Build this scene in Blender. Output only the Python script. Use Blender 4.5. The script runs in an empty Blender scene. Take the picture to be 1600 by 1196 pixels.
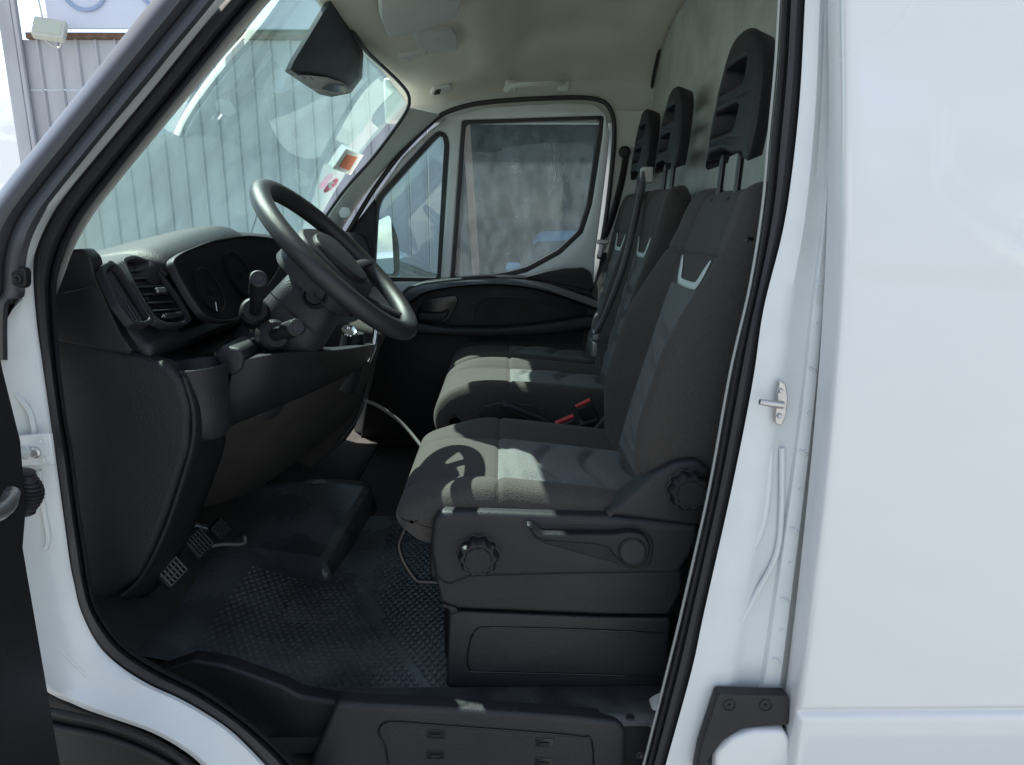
import bpy, bmesh, math, random
from mathutils import Vector, Matrix
from mathutils.geometry import tessellate_polygon
random.seed(4)
rad = math.radians
SC = bpy.context.scene
COL = SC.collection

# ------------------------------------------------------------------ camera
F = 1100.0                      # focal length in photo pixels (photo 1600 x 1196)
CX, CY = 800.0, 598.0
CAMZ = 1.62
TH, PS = math.atan(258 / F), rad(0.66)
fw = Vector((math.sin(PS) * math.cos(TH), math.cos(PS) * math.cos(TH), -math.sin(TH)))
rt = Vector((math.cos(PS), -math.sin(PS), 0))
up = rt.cross(fw)
cam = bpy.data.objects.new('camera', bpy.data.cameras.new('camera'))
COL.objects.link(cam)
cam.matrix_world = Matrix(((rt.x, up.x, -fw.x, 0), (rt.y, up.y, -fw.y, 0), (rt.z, up.z, -fw.z, CAMZ), (0, 0, 0, 1)))
cam.data.sensor_width = 36
cam.data.lens = 36 * F / 1600
cam.data.clip_start = 0.02
cam.data.clip_end = 2000
SC.camera = cam

# ------------------------------------------------------------------ light
SUNV = Vector((-0.43, 0.30, 0.85)).normalized()      # towards the sun
w = bpy.data.worlds.new('World'); SC.world = w; w.use_nodes = True
nt = w.node_tree; nt.nodes.clear()
wo = nt.nodes.new('ShaderNodeOutputWorld'); bg = nt.nodes.new('ShaderNodeBackground')
sky = nt.nodes.new('ShaderNodeTexSky'); sky.sky_type = 'NISHITA'; sky.sun_disc = False
sky.sun_elevation = math.asin(SUNV.z); sky.sun_rotation = math.atan2(SUNV.x, SUNV.y)
sky.air_density = 1.0; sky.dust_density = .4; sky.ozone_density = 1.0
tc = nt.nodes.new('ShaderNodeTexCoord'); mp = nt.nodes.new('ShaderNodeMapping')
mp.inputs['Scale'].default_value = (1, 1, 2.2)
nz = nt.nodes.new('ShaderNodeTexNoise'); nz.inputs['Scale'].default_value = 2.6; nz.inputs['Detail'].default_value = 9
nz.inputs['Roughness'].default_value = 0.58
cr = nt.nodes.new('ShaderNodeValToRGB'); cr.color_ramp.elements[0].position = .36; cr.color_ramp.elements[1].position = .56
mx = nt.nodes.new('ShaderNodeMix'); mx.data_type = 'RGBA'
mx.inputs[7].default_value = (2.1, 2.28, 2.5, 1)
nt.links.new(tc.outputs['Generated'], mp.inputs['Vector']); nt.links.new(mp.outputs[0], nz.inputs['Vector'])
nt.links.new(nz.outputs['Fac'], cr.inputs['Fac']); nt.links.new(cr.outputs['Color'], mx.inputs[0])
nt.links.new(sky.outputs['Color'], mx.inputs[6]); nt.links.new(mx.outputs[2], bg.inputs['Color'])
bg.inputs['Strength'].default_value = 0.145
nt.links.new(bg.outputs[0], wo.inputs['Surface'])
sl = bpy.data.lights.new('sun', 'SUN'); sl.energy = 5.0; sl.angle = rad(0.55); sl.color = (1, .95, .87)
sun = bpy.data.objects.new('sun', sl); COL.objects.link(sun)
sun.rotation_euler = SUNV.to_track_quat('Z', 'Y').to_euler()
SC.view_settings.view_transform = 'Standard'; SC.view_settings.look = 'None'
SC.view_settings.exposure = 1.42; SC.view_settings.gamma = 1
SC.view_settings.use_curve_mapping = False
SC.cycles.max_bounces = 10; SC.cycles.transparent_max_bounces = 16

# ------------------------------------------------------------------ measuring helpers
O = Vector((0, 0, CAMZ))
def ray(px, py): return fw + rt * ((px - CX) / F) + up * ((CY - py) / F)
def P(px, py, Y): d = ray(px, py); return O + d * (Y / d.y)
def PZ(px, py, Z): d = ray(px, py); return O + d * (Z / d.z)          # Z relative to the camera
def PX(px, py, X): d = ray(px, py); return O + d * (X / d.x)
def W(x, y, z): return Vector((x, y, z + CAMZ))                        # z relative to the camera
def lerp(a, b, t): return a + (b - a) * t
def sst(a, b, x): t = min(1, max(0, (x - a) / (b - a))); return t * t * (3 - 2 * t)
def crv(pts, n, closed=False):
    """Catmull-Rom through points, resampled evenly to n."""
    pts = [Vector(p) for p in pts]; m = len(pts); out = []
    segs = m if closed else m - 1
    for i in range(segs):
        if closed: p0, p1, p2, p3 = pts[i - 1], pts[i], pts[(i + 1) % m], pts[(i + 2) % m]
        else: p0, p1, p2, p3 = pts[max(i - 1, 0)], pts[i], pts[i + 1], pts[min(i + 2, m - 1)]
        for k in range(12):
            t = k / 12
            out.append(.5 * ((2 * p1) + (p2 - p0) * t + (2 * p0 - 5 * p1 + 4 * p2 - p3) * t * t + (3 * p1 - p0 - 3 * p2 + p3) * t ** 3))
    if not closed: out.append(pts[-1].copy())
    else: out.append(pts[0].copy())
    L = [0]
    for a, b in zip(out, out[1:]): L.append(L[-1] + (b - a).length)
    res = []; j = 0; cnt = n if closed else n - 1
    for i in range(n):
        d = L[-1] * i / cnt
        while j < len(L) - 2 and L[j + 1] < d: j += 1
        s = (d - L[j]) / max(1e-9, L[j + 1] - L[j]); res.append(out[j].lerp(out[j + 1], s))
    return res
def poly(pts, n):
    """plain polyline resampled evenly"""
    pts = [Vector(p) for p in pts]; L = [0]
    for a, b in zip(pts, pts[1:]): L.append(L[-1] + (b - a).length)
    res = []; j = 0
    for i in range(n):
        d = L[-1] * i / (n - 1)
        while j < len(L) - 2 and L[j + 1] < d: j += 1
        res.append(pts[j].lerp(pts[j + 1], (d - L[j]) / max(1e-9, L[j + 1] - L[j])))
    return res
def rnd(pts, r=6, k=4):
    """round the corners of a closed 2D polygon"""
    out = []; m = len(pts)
    for i in range(m):
        a, b, c = Vector(pts[i - 1]), Vector(pts[i]), Vector(pts[(i + 1) % m])
        la, lc = (a - b).length, (c - b).length
        rr = min(r, la * .45, lc * .45)
        p, q = b + (a - b) * (rr / la), b + (c - b) * (rr / lc)
        for j in range(k + 1):
            t = j / k; out.append(tuple((1 - t) ** 2 * p + 2 * t * (1 - t) * b + t * t * q))
    return out

# ------------------------------------------------------------------ mesh helpers
def link(name, me, mats, parent, mods=(), smooth=35):
    o = bpy.data.objects.new(name, me); COL.objects.link(o)
    if not isinstance(mats, (list, tuple)): mats = [mats]
    for m in mats: me.materials.append(m)
    if parent is not None: o.parent = parent
    for m in mods:
        if m[0] == 'bevel':
            b = o.modifiers.new('b', 'BEVEL'); b.width = m[1]; b.segments = m[2] if len(m) > 2 else 3
            b.limit_method = 'ANGLE'; b.angle_limit = rad(40); b.harden_normals = False
        elif m[0] == 'solid':
            s = o.modifiers.new('s', 'SOLIDIFY'); s.thickness = m[1]; s.offset = m[2] if len(m) > 2 else 1
        elif m[0] == 'sub':
            s = o.modifiers.new('s', 'SUBSURF'); s.levels = s.render_levels = m[1]
    if smooth:
        for p in me.polygons: p.use_smooth = True
        try: me.set_sharp_from_angle(angle=rad(smooth))
        except Exception: pass
    return o
def build(name, verts, faces, mats, parent=None, mods=(), smooth=35, fix=True):
    me = bpy.data.meshes.new(name); me.from_pydata([tuple(v) for v in verts], [], faces)
    if fix:
        bm = bmesh.new(); bm.from_mesh(me); bmesh.ops.recalc_face_normals(bm, faces=bm.faces); bm.to_mesh(me); bm.free()
    return link(name, me, mats, parent, mods, smooth)
def grid(name, rows, mats, parent=None, mods=(), smooth=50, matf=None, closeu=False, closev=False, caps=False):
    n, m = len(rows), len(rows[0]); V = [p for r in rows for p in r]; Fc = []; mi = []
    for i in range(n if closeu else n - 1):
        for j in range(m if closev else m - 1):
            i2, j2 = (i + 1) % n, (j + 1) % m
            Fc.append((i * m + j, i * m + j2, i2 * m + j2, i2 * m + j)); mi.append(matf(i, j) if matf else 0)
    if caps:
        Fc.append(tuple(range(m))); mi.append(0); Fc.append(tuple(reversed(range((n - 1) * m, n * m)))); mi.append(0)
    me = bpy.data.meshes.new(name); me.from_pydata([tuple(v) for v in V], [], Fc)
    for p, k in zip(me.polygons, mi): p.material_index = k
    bm = bmesh.new(); bm.from_mesh(me); bmesh.ops.recalc_face_normals(bm, faces=bm.faces); bm.to_mesh(me); bm.free()
    return link(name, me, mats, parent, mods, smooth)
def offset2(pts, d):
    """move a closed outline inwards (d > 0) by d, along its own corner normals"""
    m = len(pts); A = sum(pts[i][0] * pts[(i + 1) % m][1] - pts[(i + 1) % m][0] * pts[i][1] for i in range(m)); sg = 1 if A > 0 else -1; out = []
    for i in range(m):
        a, b, c = Vector(pts[i - 1][:2]), Vector(pts[i][:2]), Vector(pts[(i + 1) % m][:2])
        e1, e2 = (b - a), (c - b)
        if e1.length < 1e-9: e1 = e2
        if e2.length < 1e-9: e2 = e1
        e1, e2 = e1.normalized(), e2.normalized()
        n1, n2 = Vector((-e1.y, e1.x)) * sg, Vector((-e2.y, e2.x)) * sg; n = n1 + n2
        if n.length < .3: n = n1 * 1.0
        n.normalize(); k = 1 / max(.6, n.dot(n1)); out.append(tuple(b + n * (d * k)))
    return out
def solidpoly(name, outer, holes, f, thick, mats, parent=None, bev=.004, smooth=35, seg=3, unit=1.0):
    """outer / holes: 2D outlines; f(u, v, t) -> 3D point with t = 0 at the front face, t = 1 at the back.
    the front edges are rounded with radius bev (metres); unit = outline units per metre"""
    loops = [list(outer)] + [list(h) for h in holes]
    bev = min(bev, thick * .9); V = []; Fc = []; inner = []
    for li, l in enumerate(loops):
        k = len(l); rings = []
        ks = [q / seg for q in range(seg + 1)] if bev else [0]
        for q in ks:
            a = q * math.pi / 2
            ins = bev * (1 - math.cos(a)) * unit; dep = bev * (1 - math.sin(a)) / thick if bev else 0
            rings.append(([p[:2] for p in l] if ins == 0 else offset2(l, ins if li == 0 else -ins), dep))
        rings = [([p[:2] for p in l], 1.0)] + rings; base = len(V)
        for pts, t in rings: V += [f(p[0], p[1], t) for p in pts]
        for r in range(len(rings) - 1):
            for i in range(k): Fc.append((base + r * k + i, base + r * k + (i + 1) % k, base + (r + 1) * k + (i + 1) % k, base + (r + 1) * k + i))
        inner.append((rings[-1][0], base + (len(rings) - 1) * k, base))
    flat_f = [b + i for pts, b, _ in inner for i in range(len(pts))]; flat_b = [b0 + i for pts, _, b0 in inner for i in range(len(pts))]
    for t in tessellate_polygon([[Vector((p[0], p[1], 0)) for p in pts] for pts, _, _ in inner]): Fc.append(tuple(flat_f[i] for i in t))
    for t in tessellate_polygon([[Vector((p[0], p[1], 0)) for p in l] for l in loops]): Fc.append(tuple(flat_b[i] for i in reversed(t)))
    bm = bmesh.new(); bv = [bm.verts.new(v) for v in V]
    for fc in Fc:
        try: bm.faces.new([bv[i] for i in fc])
        except ValueError: pass
    bmesh.ops.recalc_face_normals(bm, faces=bm.faces)
    me = bpy.data.meshes.new(name); bm.to_mesh(me); bm.free()
    return link(name, me, mats, parent, (), smooth)
def plate(name, outer, Y, thick, mats, parent=None, holes=(), bev=.004, r=6, seg=3, tilt=None):
    """outline traced in the side view at depth Y (metres), given real thickness"""
    g = tilt or (lambda px, py: 0)
    return solidpoly(name, rnd(outer, r) if r else outer, [rnd(h, r) if r else h for h in holes],
                     lambda u, v, t: P(u, v, Y + g(u, v)) + Vector((0, thick * t, 0)), thick, mats, parent, bev, seg=seg, unit=F / Y)
def ribbon(name, A, B, Y0, sec, mats, parent=None, n=60, mods=(), matf=None, smoothc=True, smooth=50):
    """surface between two traced edges; sec = [(t, dY)...] gives its relief. A, B: (px, py) or (px, py, Y)"""
    c = crv if smoothc else poly
    A = c([(p[0], p[1], p[2] if len(p) > 2 else Y0) for p in A], n); B = c([(p[0], p[1], p[2] if len(p) > 2 else Y0) for p in B], n)
    rows = []
    for t, dy in sec:
        rows.append([P(lerp(a.x, b.x, t), lerp(a.y, b.y, t), lerp(a.z, b.z, t) + dy) for a, b in zip(A, B)])
    return grid(name, rows, mats, parent, mods, smooth, matf)
def tube(name, pts, r, mats, parent=None, n=None, k=10, closed=False, smoothc=True, flat=None, cap=True, rf=None):
    pts = [Vector(p) for p in pts]
    if n: pts = crv(pts, n, closed) if smoothc else poly(pts, n)
    m = len(pts); rows = []; prev = None
    for i in range(m):
        if closed: t = (pts[(i + 1) % m] - pts[i - 1]).normalized()
        else: t = (pts[min(i + 1, m - 1)] - pts[max(i - 1, 0)]).normalized()
        if prev is None:
            a = Vector((0, 0, 1)) if abs(t.z) < .9 else Vector((1, 0, 0)); x = t.cross(a).normalized()
        else: x = (prev - t * prev.dot(t)).normalized()
        prev = x; y = t.cross(x); rr = rf(i / (m - 1)) * r if rf else r
        f1, f2 = flat or (1, 1)
        rows.append([pts[i] + x * (math.cos(2 * math.pi * j / k) * rr * f1) + y * (math.sin(2 * math.pi * j / k) * rr * f2) for j in range(k)])
    return grid(name, rows, mats, parent, closev=True, closeu=closed, caps=cap and not closed, smooth=60)
def lathe(name, o, axis, prof, mats, parent=None, k=24, wob=None, smooth=35):
    """prof = [(distance along the axis, radius)...]"""
    axis = Vector(axis).normalized(); a = Vector((0, 0, 1)) if abs(axis.z) < .9 else Vector((1, 0, 0))
    x = axis.cross(a).normalized(); y = axis.cross(x); o = Vector(o); rows = []
    for h, r in prof:
        rows.append([o + axis * h + (x * math.cos(2 * math.pi * j / k) + y * math.sin(2 * math.pi * j / k)) * (r * (wob(j, h) if wob else 1)) for j in range(k)])
    return grid(name, rows, mats, parent, closev=True, caps=True, smooth=smooth)
def box(name, c, s, mats, parent=None, bev=.003, rot=None):
    c = Vector(c); R = rot or Matrix.Identity(3)
    V = [c + R @ Vector((s[0] / 2 * i, s[1] / 2 * j, s[2] / 2 * k)) for i in (-1, 1) for j in (-1, 1) for k in (-1, 1)]
    Fc = [(0, 1, 3, 2), (4, 6, 7, 5), (0, 4, 5, 1), (2, 3, 7, 6), (0, 2, 6, 4), (1, 5, 7, 3)]
    return build(name, V, Fc, mats, parent, [('bevel', bev, 2)] if bev else ())
def thing(name, label, cat, loc, group=None):
    o = bpy.data.objects.new(name, None); COL.objects.link(o); o.location = loc
    o['label'] = label; o['category'] = cat; o.empty_display_size = .2
    if group: o['group'] = group
    return o
ROOTS = {}
def adopt(root):
    """children are modelled in world space; bring them into the root's frame"""
    bpy.context.view_layer.update()
    for c in root.children: c.matrix_parent_inverse = Matrix.Translation(-root.location)

# ------------------------------------------------------------------ materials
def mat(name, col, rough=.6, metal=0, bump=0, bscale=400, var=0, vscale=6, coat=0, spec=.5, sheen=0, col2=None, detail=3, stretch=None, rvar=0):
    m = bpy.data.materials.new(name); m.use_nodes = True; n = m.node_tree; b = n.nodes['Principled BSDF']
    b.inputs['Base Color'].default_value = (*col, 1); b.inputs['Roughness'].default_value = rough
    b.inputs['Metallic'].default_value = metal; b.inputs['Coat Weight'].default_value = coat; b.inputs['Coat Roughness'].default_value = .04
    b.inputs['Specular IOR Level'].default_value = spec; b.inputs['Sheen Weight'].default_value = sheen
    t = n.nodes.new('ShaderNodeTexCoord')
    src = t.outputs['Object']
    if stretch:
        mpp = n.nodes.new('ShaderNodeMapping'); mpp.inputs['Scale'].default_value = stretch
        n.links.new(src, mpp.inputs[0]); src = mpp.outputs[0]
    if var or rvar:
        z = n.nodes.new('ShaderNodeTexNoise'); z.inputs['Scale'].default_value = vscale; z.inputs['Detail'].default_value = 6
        n.links.new(src, z.inputs['Vector'])
        if var:
            mm = n.nodes.new('ShaderNodeMix'); mm.data_type = 'RGBA'
            c2 = col2 or tuple(c * (1 - var) for c in col)
            mm.inputs[6].default_value = (*col, 1); mm.inputs[7].default_value = (*c2, 1)
            rp = n.nodes.new('ShaderNodeMapRange'); rp.inputs['From Min'].default_value = .38; rp.inputs['From Max'].default_value = .65
            n.links.new(z.outputs['Fac'], rp.inputs['Value']); n.links.new(rp.outputs[0], mm.inputs[0]); n.links.new(mm.outputs[2], b.inputs['Base Color'])
        if rvar:
            rr = n.nodes.new('ShaderNodeMapRange'); rr.inputs['From Min'].default_value = .3; rr.inputs['From Max'].default_value = .7
            rr.inputs['To Min'].default_value = rough - rvar; rr.inputs['To Max'].default_value = rough + rvar
            n.links.new(z.outputs['Fac'], rr.inputs['Value']); n.links.new(rr.outputs[0], b.inputs['Roughness'])
    if bump:
        z = n.nodes.new('ShaderNodeTexNoise'); z.inputs['Scale'].default_value = bscale; z.inputs['Detail'].default_value = detail
        n.links.new(src, z.inputs['Vector'])
        bp = n.nodes.new('ShaderNodeBump'); bp.inputs['Strength'].default_value = bump; bp.inputs['Distance'].default_value = .002
        n.links.new(z.outputs['Fac'], bp.inputs['Height']); n.links.new(bp.outputs[0], b.inputs['Normal'])
    return m
def weave(name, col, col2, scale=900, rough=.9, bump=.5):
    m = mat(name, col, rough, sheen=.08); n = m.node_tree; b = n.nodes['Principled BSDF']
    t = n.nodes.new('ShaderNodeTexCoord'); v = n.nodes.new('ShaderNodeTexVoronoi'); v.inputs['Scale'].default_value = scale
    z = n.nodes.new('ShaderNodeTexNoise'); z.inputs['Scale'].default_value = 260; z.inputs['Detail'].default_value = 5
    mm = n.nodes.new('ShaderNodeMix'); mm.data_type = 'RGBA'; mm.inputs[6].default_value = (*col, 1); mm.inputs[7].default_value = (*col2, 1)
    bp = n.nodes.new('ShaderNodeBump'); bp.inputs['Strength'].default_value = bump; bp.inputs['Distance'].default_value = .0015
    n.links.new(t.outputs['Object'], v.inputs['Vector']); n.links.new(t.outputs['Object'], z.inputs['Vector'])
    n.links.new(z.outputs['Fac'], mm.inputs[0]); n.links.new(mm.outputs[2], b.inputs['Base Color'])
    ad = n.nodes.new('ShaderNodeMath'); n.links.new(v.outputs['Distance'], ad.inputs[0]); n.links.new(z.outputs['Fac'], ad.inputs[1])
    n.links.new(ad.outputs[0], bp.inputs['Height']); n.links.new(bp.outputs[0], b.inputs['Normal'])
    return m
def glassmat(name, tint, dust=.05, dustcol=(.7, .72, .7), dscale=8, streak=None, refl=1.0, floor_=.3, spots=True):
    """thin sheet: tinted see-through, fresnel mirror, dust on top"""
    m = bpy.data.materials.new(name); m.use_nodes = True; n = m.node_tree; n.nodes.clear()
    out = n.nodes.new('ShaderNodeOutputMaterial'); tr = n.nodes.new('ShaderNodeBsdfTransparent'); gl = n.nodes.new('ShaderNodeBsdfGlossy')
    tr.inputs[0].default_value = (*tint, 1); gl.inputs['Roughness'].default_value = .01; gl.inputs['Color'].default_value = (1, 1, 1, 1)
    fr = n.nodes.new('ShaderNodeFresnel'); ge = n.nodes.new('ShaderNodeNewGeometry')
    io = n.nodes.new('ShaderNodeMapRange'); io.inputs['To Min'].default_value = 1.52; io.inputs['To Max'].default_value = 1 / 1.52
    n.links.new(ge.outputs['Backfacing'], io.inputs['Value']); n.links.new(io.outputs[0], fr.inputs[0])   # same mirror strength from both sides
    mu = n.nodes.new('ShaderNodeMath'); mu.operation = 'MULTIPLY'; mu.inputs[1].default_value = refl; mu.use_clamp = True
    n.links.new(fr.outputs[0], mu.inputs[0]); a = n.nodes.new('ShaderNodeMixShader'); n.links.new(mu.outputs[0], a.inputs[0])
    n.links.new(tr.outputs[0], a.inputs[1]); n.links.new(gl.outputs[0], a.inputs[2])
    df = n.nodes.new('ShaderNodeBsdfDiffuse'); df.inputs[0].default_value = (*dustcol, 1)
    tl = n.nodes.new('ShaderNodeBsdfTranslucent'); tl.inputs[0].default_value = (*dustcol, 1)
    ds = n.nodes.new('ShaderNodeMixShader'); ds.inputs[0].default_value = .5; n.links.new(df.outputs[0], ds.inputs[1]); n.links.new(tl.outputs[0], ds.inputs[2])
    t = n.nodes.new('ShaderNodeTexCoord'); mpp = n.nodes.new('ShaderNodeMapping'); mpp.inputs['Scale'].default_value = streak or (1, 1, 1)
    n.links.new(t.outputs['Object'], mpp.inputs[0])
    z = n.nodes.new('ShaderNodeTexNoise'); z.inputs['Scale'].default_value = dscale; z.inputs['Detail'].default_value = 8; z.inputs['Roughness'].default_value = .7
    n.links.new(mpp.outputs[0], z.inputs['Vector'])
    r = n.nodes.new('ShaderNodeMapRange'); r.inputs['From Min'].default_value = .35; r.inputs['From Max'].default_value = .75
    r.inputs['To Min'].default_value = dust * floor_; r.inputs['To Max'].default_value = dust * 1.6; n.links.new(z.outputs['Fac'], r.inputs['Value'])
    fac = r.outputs[0]
    if spots:
        v = n.nodes.new('ShaderNodeTexVoronoi'); v.inputs['Scale'].default_value = 90; n.links.new(t.outputs['Object'], v.inputs['Vector'])
        r2 = n.nodes.new('ShaderNodeMapRange'); r2.inputs['From Min'].default_value = .16; r2.inputs['From Max'].default_value = .06
        r2.inputs['To Max'].default_value = min(.5, dust * 3); n.links.new(v.outputs['Distance'], r2.inputs['Value'])
        z3 = n.nodes.new('ShaderNodeTexNoise'); z3.inputs['Scale'].default_value = 11; n.links.new(t.outputs['Object'], z3.inputs['Vector'])
        r3 = n.nodes.new('ShaderNodeMapRange'); r3.inputs['From Min'].default_value = .5; r3.inputs['From Max'].default_value = .7; n.links.new(z3.outputs['Fac'], r3.inputs['Value'])
        m3 = n.nodes.new('ShaderNodeMath'); m3.operation = 'MULTIPLY'; n.links.new(r2.outputs[0], m3.inputs[0]); n.links.new(r3.outputs[0], m3.inputs[1])
        ad = n.nodes.new('ShaderNodeMath'); ad.use_clamp = True; n.links.new(fac, ad.inputs[0]); n.links.new(m3.outputs[0], ad.inputs[1]); fac = ad.outputs[0]
    c = n.nodes.new('ShaderNodeMixShader'); n.links.new(fac, c.inputs[0]); n.links.new(a.outputs[0], c.inputs[1]); n.links.new(ds.outputs[0], c.inputs[2])
    n.links.new(c.outputs[0], out.inputs['Surface'])
    return m

WHITE = mat('white_paint', (.70, .715, .725), .28, coat=1, rvar=.04, vscale=1.2, var=.015, bump=.02, bscale=8)
JAMB = mat('white_jamb_paint', (.68, .72, .73), .36, coat=.3, var=.08, vscale=9, bump=.05, bscale=45)
TRIM = mat('grey_trim_plastic', (.58, .60, .57), .55, bump=.15, bscale=900, var=.06)
RUBBER = mat('black_rubber', (.022, .022, .026), .5, bump=.2, bscale=500, rvar=.08, vscale=14)
BLACK = mat('black_plastic', (.010, .0105, .013), .5, spec=.4, bump=.5, bscale=420, rvar=.06, vscale=10, var=.15)
BLACK2 = mat('charcoal_plastic', (.017, .0175, .021), .5, spec=.42, bump=.5, bscale=420, rvar=.05, vscale=8, var=.12)
OUTER = mat('black_pillar_plastic', (.035, .038, .045), .33, bump=.1, bscale=500, rvar=.05, vscale=8)
GLOSS = mat('gloss_black', (.008, .008, .010), .25)
DARK = mat('footwell_lining', (.034, .030, .028), .9, bump=.5, bscale=300, var=.3, vscale=12)
FAB = weave('charcoal_fabric', (.068, .061, .054), (.026, .023, .021), 430)
FAB2 = weave('grey_centre_fabric', (.165, .170, .168), (.065, .068, .069), 330, bump=.7)
SEAM = mat('seam_thread', (.03, .03, .03), .9)
CHEV = mat('pale_green_piping', (.66, .72, .68), .6)
LINER = mat('headliner_felt', (.68, .66, .56), .95, bump=.4, bscale=700, var=.07, vscale=5)
PART = mat('partition_felt', (.52, .535, .51), .85, bump=.6, bscale=120, var=.22, vscale=9)
METAL = mat('zinc_metal', (.55, .55, .55), .35, metal=.9, rvar=.1, vscale=60, bump=.1, bscale=200)
CHROME = mat('chrome', (.8, .8, .8), .08, metal=1)
RED = mat('red_button', (.5, .03, .03), .4)
BELT = mat('belt_webbing', (.26, .27, .28), .6, bump=.6, bscale=900)
BELTD = mat('dark_belt_webbing', (.03, .03, .033), .6, bump=.6, bscale=900)
MAT = mat('mat_rubber', (.048, .054, .058), .27, bump=.5, bscale=150, var=.5, vscale=5, col2=(.10, .11, .115), rvar=.10)
WS = glassmat('windscreen_glass', (.74, .94, .90), .08, (.50, .85, .80), 5, refl=1.5)
SG = glassmat('dirty_side_glass', (.66, .73, .74), .17, (.48, .56, .60), 11, streak=(1.6, 1, .8), refl=.45, floor_=.45)
QG = glassmat('quarter_glass', (.72, .84, .84), .05, (.6, .65, .65), 9)
MIRROR = mat('mirror_glass', (.85, .87, .88), .01, metal=1)
SIGNW = mat('sign_white', (.62, .65, .76), .5, var=.06, vscale=2)
WALL = mat('painted_sheet_metal', (.46, .46, .49), .5, var=.2, vscale=3, bump=.1, bscale=60, stretch=(1, 1, .3))
RUST = mat('rusty_metal', (.16, .09, .06), .8, var=.4, vscale=12)
ASPH = mat('pale_yard_concrete', (.26, .26, .25), .9, bump=.6, bscale=60, var=.25, vscale=2)

# ------------------------------------------------------------------ surroundings
def struct(o, name=None): o['kind'] = 'structure'; return o
struct(build('ground', [(-400, -400, 0), (400, -400, 0), (400, 400, 0), (-400, 400, 0)], [(0, 1, 2, 3)], ASPH, smooth=0))
GRASS = mat('dry_grass', (.10, .11, .04), .95, var=.5, vscale=1.5, col2=(.20, .17, .08), bump=.5, bscale=20)
struct(build('grass_verge', [(16, -60, .004), (60, -60, .004), (60, 60, .004), (16, 60, .004)], [(0, 1, 2, 3)], GRASS, smooth=0))

BY = 9.2                                            # depth of the workshop front
shed = thing('workshop_building', 'grey ribbed sheet metal workshop behind the windscreen with a dark open bay', 'building', (-3, BY, 0))
xl = P(52, 200, BY).x; xr = P(688, 330, BY).x
ztop = P(200, 62, BY).z; zmid = P(450, 141, BY).z
step = 28.6 / F * BY * .962
npan = int((xr - xl) / step) + 1
def panel_mesh(h):
    s = step; prof = [(0, 0), (s * .80, 0), (s * .84, -.028), (s * .93, -.028), (s * .97, 0), (s - .004, 0)]
    for k in (.27, .54): pass
    V = []; n = len(prof)
    for z in (0, h - .006):
        for x, y in prof: V.append((x, y, z))
    for z in (0, h - .006):
        for x, y in prof: V.append((x, y + .02, z))
    Fc = [(i, i + 1, n + i + 1, n + i) for i in range(n - 1)] + [(2 * n + i, 3 * n + i, 3 * n + i + 1, 2 * n + i + 1) for i in range(n - 1)]
    Fc += [(n + i, n + i + 1, 3 * n + i + 1, 3 * n + i) for i in range(n - 1)] + [(0, n, 3 * n, 2 * n), (n - 1, 3 * n - 1, 4 * n - 1, 2 * n - 1)]
    me = bpy.data.meshes.new('wall_panel'); me.from_pydata(V, [], Fc); me.materials.append(WALL); return me
WH = panel_mesh(zmid); WH2 = panel_mesh(ztop - zmid)
for i in range(npan):
    for me, z in ((WH, 0), (WH2, zmid)):
        o = bpy.data.objects.new('wall_panel', me); COL.objects.link(o); o.parent = shed
        o.location = Vector((xl + i * step, BY + (.003 if z else 0), z)) - shed.location
xe = xl + npan * step
def shedpart(o): o.matrix_parent_inverse = Matrix.Translation(-shed.location); return o
def W0(x, y, z): return Vector((x, y, z))
shedpart(box('corner_post', (xl - .09, BY - .01, 2.6), (.16, .16, 5.2), WALL, shed, .01))
shedpart(box('downpipe', (xl + .02, BY - .06, 2.55), (.05, .05, 5.1), WALL, shed, .01))
shedpart(box('eaves_strip', ((xl + xe) / 2 + .1, BY - .02, ztop + .03), (xe - xl, .07, .07), RUST, shed, .005))
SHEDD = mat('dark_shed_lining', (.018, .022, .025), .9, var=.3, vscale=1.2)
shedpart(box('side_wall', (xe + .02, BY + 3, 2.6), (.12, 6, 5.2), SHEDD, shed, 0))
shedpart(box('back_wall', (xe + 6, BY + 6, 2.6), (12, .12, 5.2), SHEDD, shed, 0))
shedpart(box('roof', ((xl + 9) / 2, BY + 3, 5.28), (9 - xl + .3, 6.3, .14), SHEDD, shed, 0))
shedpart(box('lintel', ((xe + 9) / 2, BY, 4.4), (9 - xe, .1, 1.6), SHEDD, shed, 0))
shedpart(box('door_post', (xe + .12, BY - .05, 2.3), (.12, .1, 4.4), RUST, shed, .005))
sb = shedpart(box('sign_board', (xl + 3.1, BY - .06, ztop + .72), (5.4, .05, 1.24), SIGNW, shed, .01))
LETB = mat('pale_blue_lettering', (.30, .38, .55), .5)
for px in (130, 252):
    c = P(px, -22, BY - .1)
    t = tube('letter', [c + Vector((math.cos(a) * .26, 0, math.sin(a) * .26)) for a in [i * math.pi / 16 for i in range(32)]], .022, LETB, sb, closed=True, flat=(1, 1))
    t.matrix_parent_inverse = Matrix.Translation(-shed.location).inverted() @ Matrix.Identity(4) if False else Matrix.Identity(4)
plank = build('wooden_plank', [], [], WALL) if False else box('wooden_plank', P(741, 330, 9.0) + Vector((0, -.2, -.35)), (.09, .04, 2.9), mat('bare_wood', (.32, .2, .13), .8, var=.3, vscale=9, stretch=(4, 4, .5)), None, .004, Matrix.Rotation(rad(-3.2), 3, 'Y'))
plank['label'] = 'bare wooden plank leaning upright in front of the dark open bay'; plank['category'] = 'plank'

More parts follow.
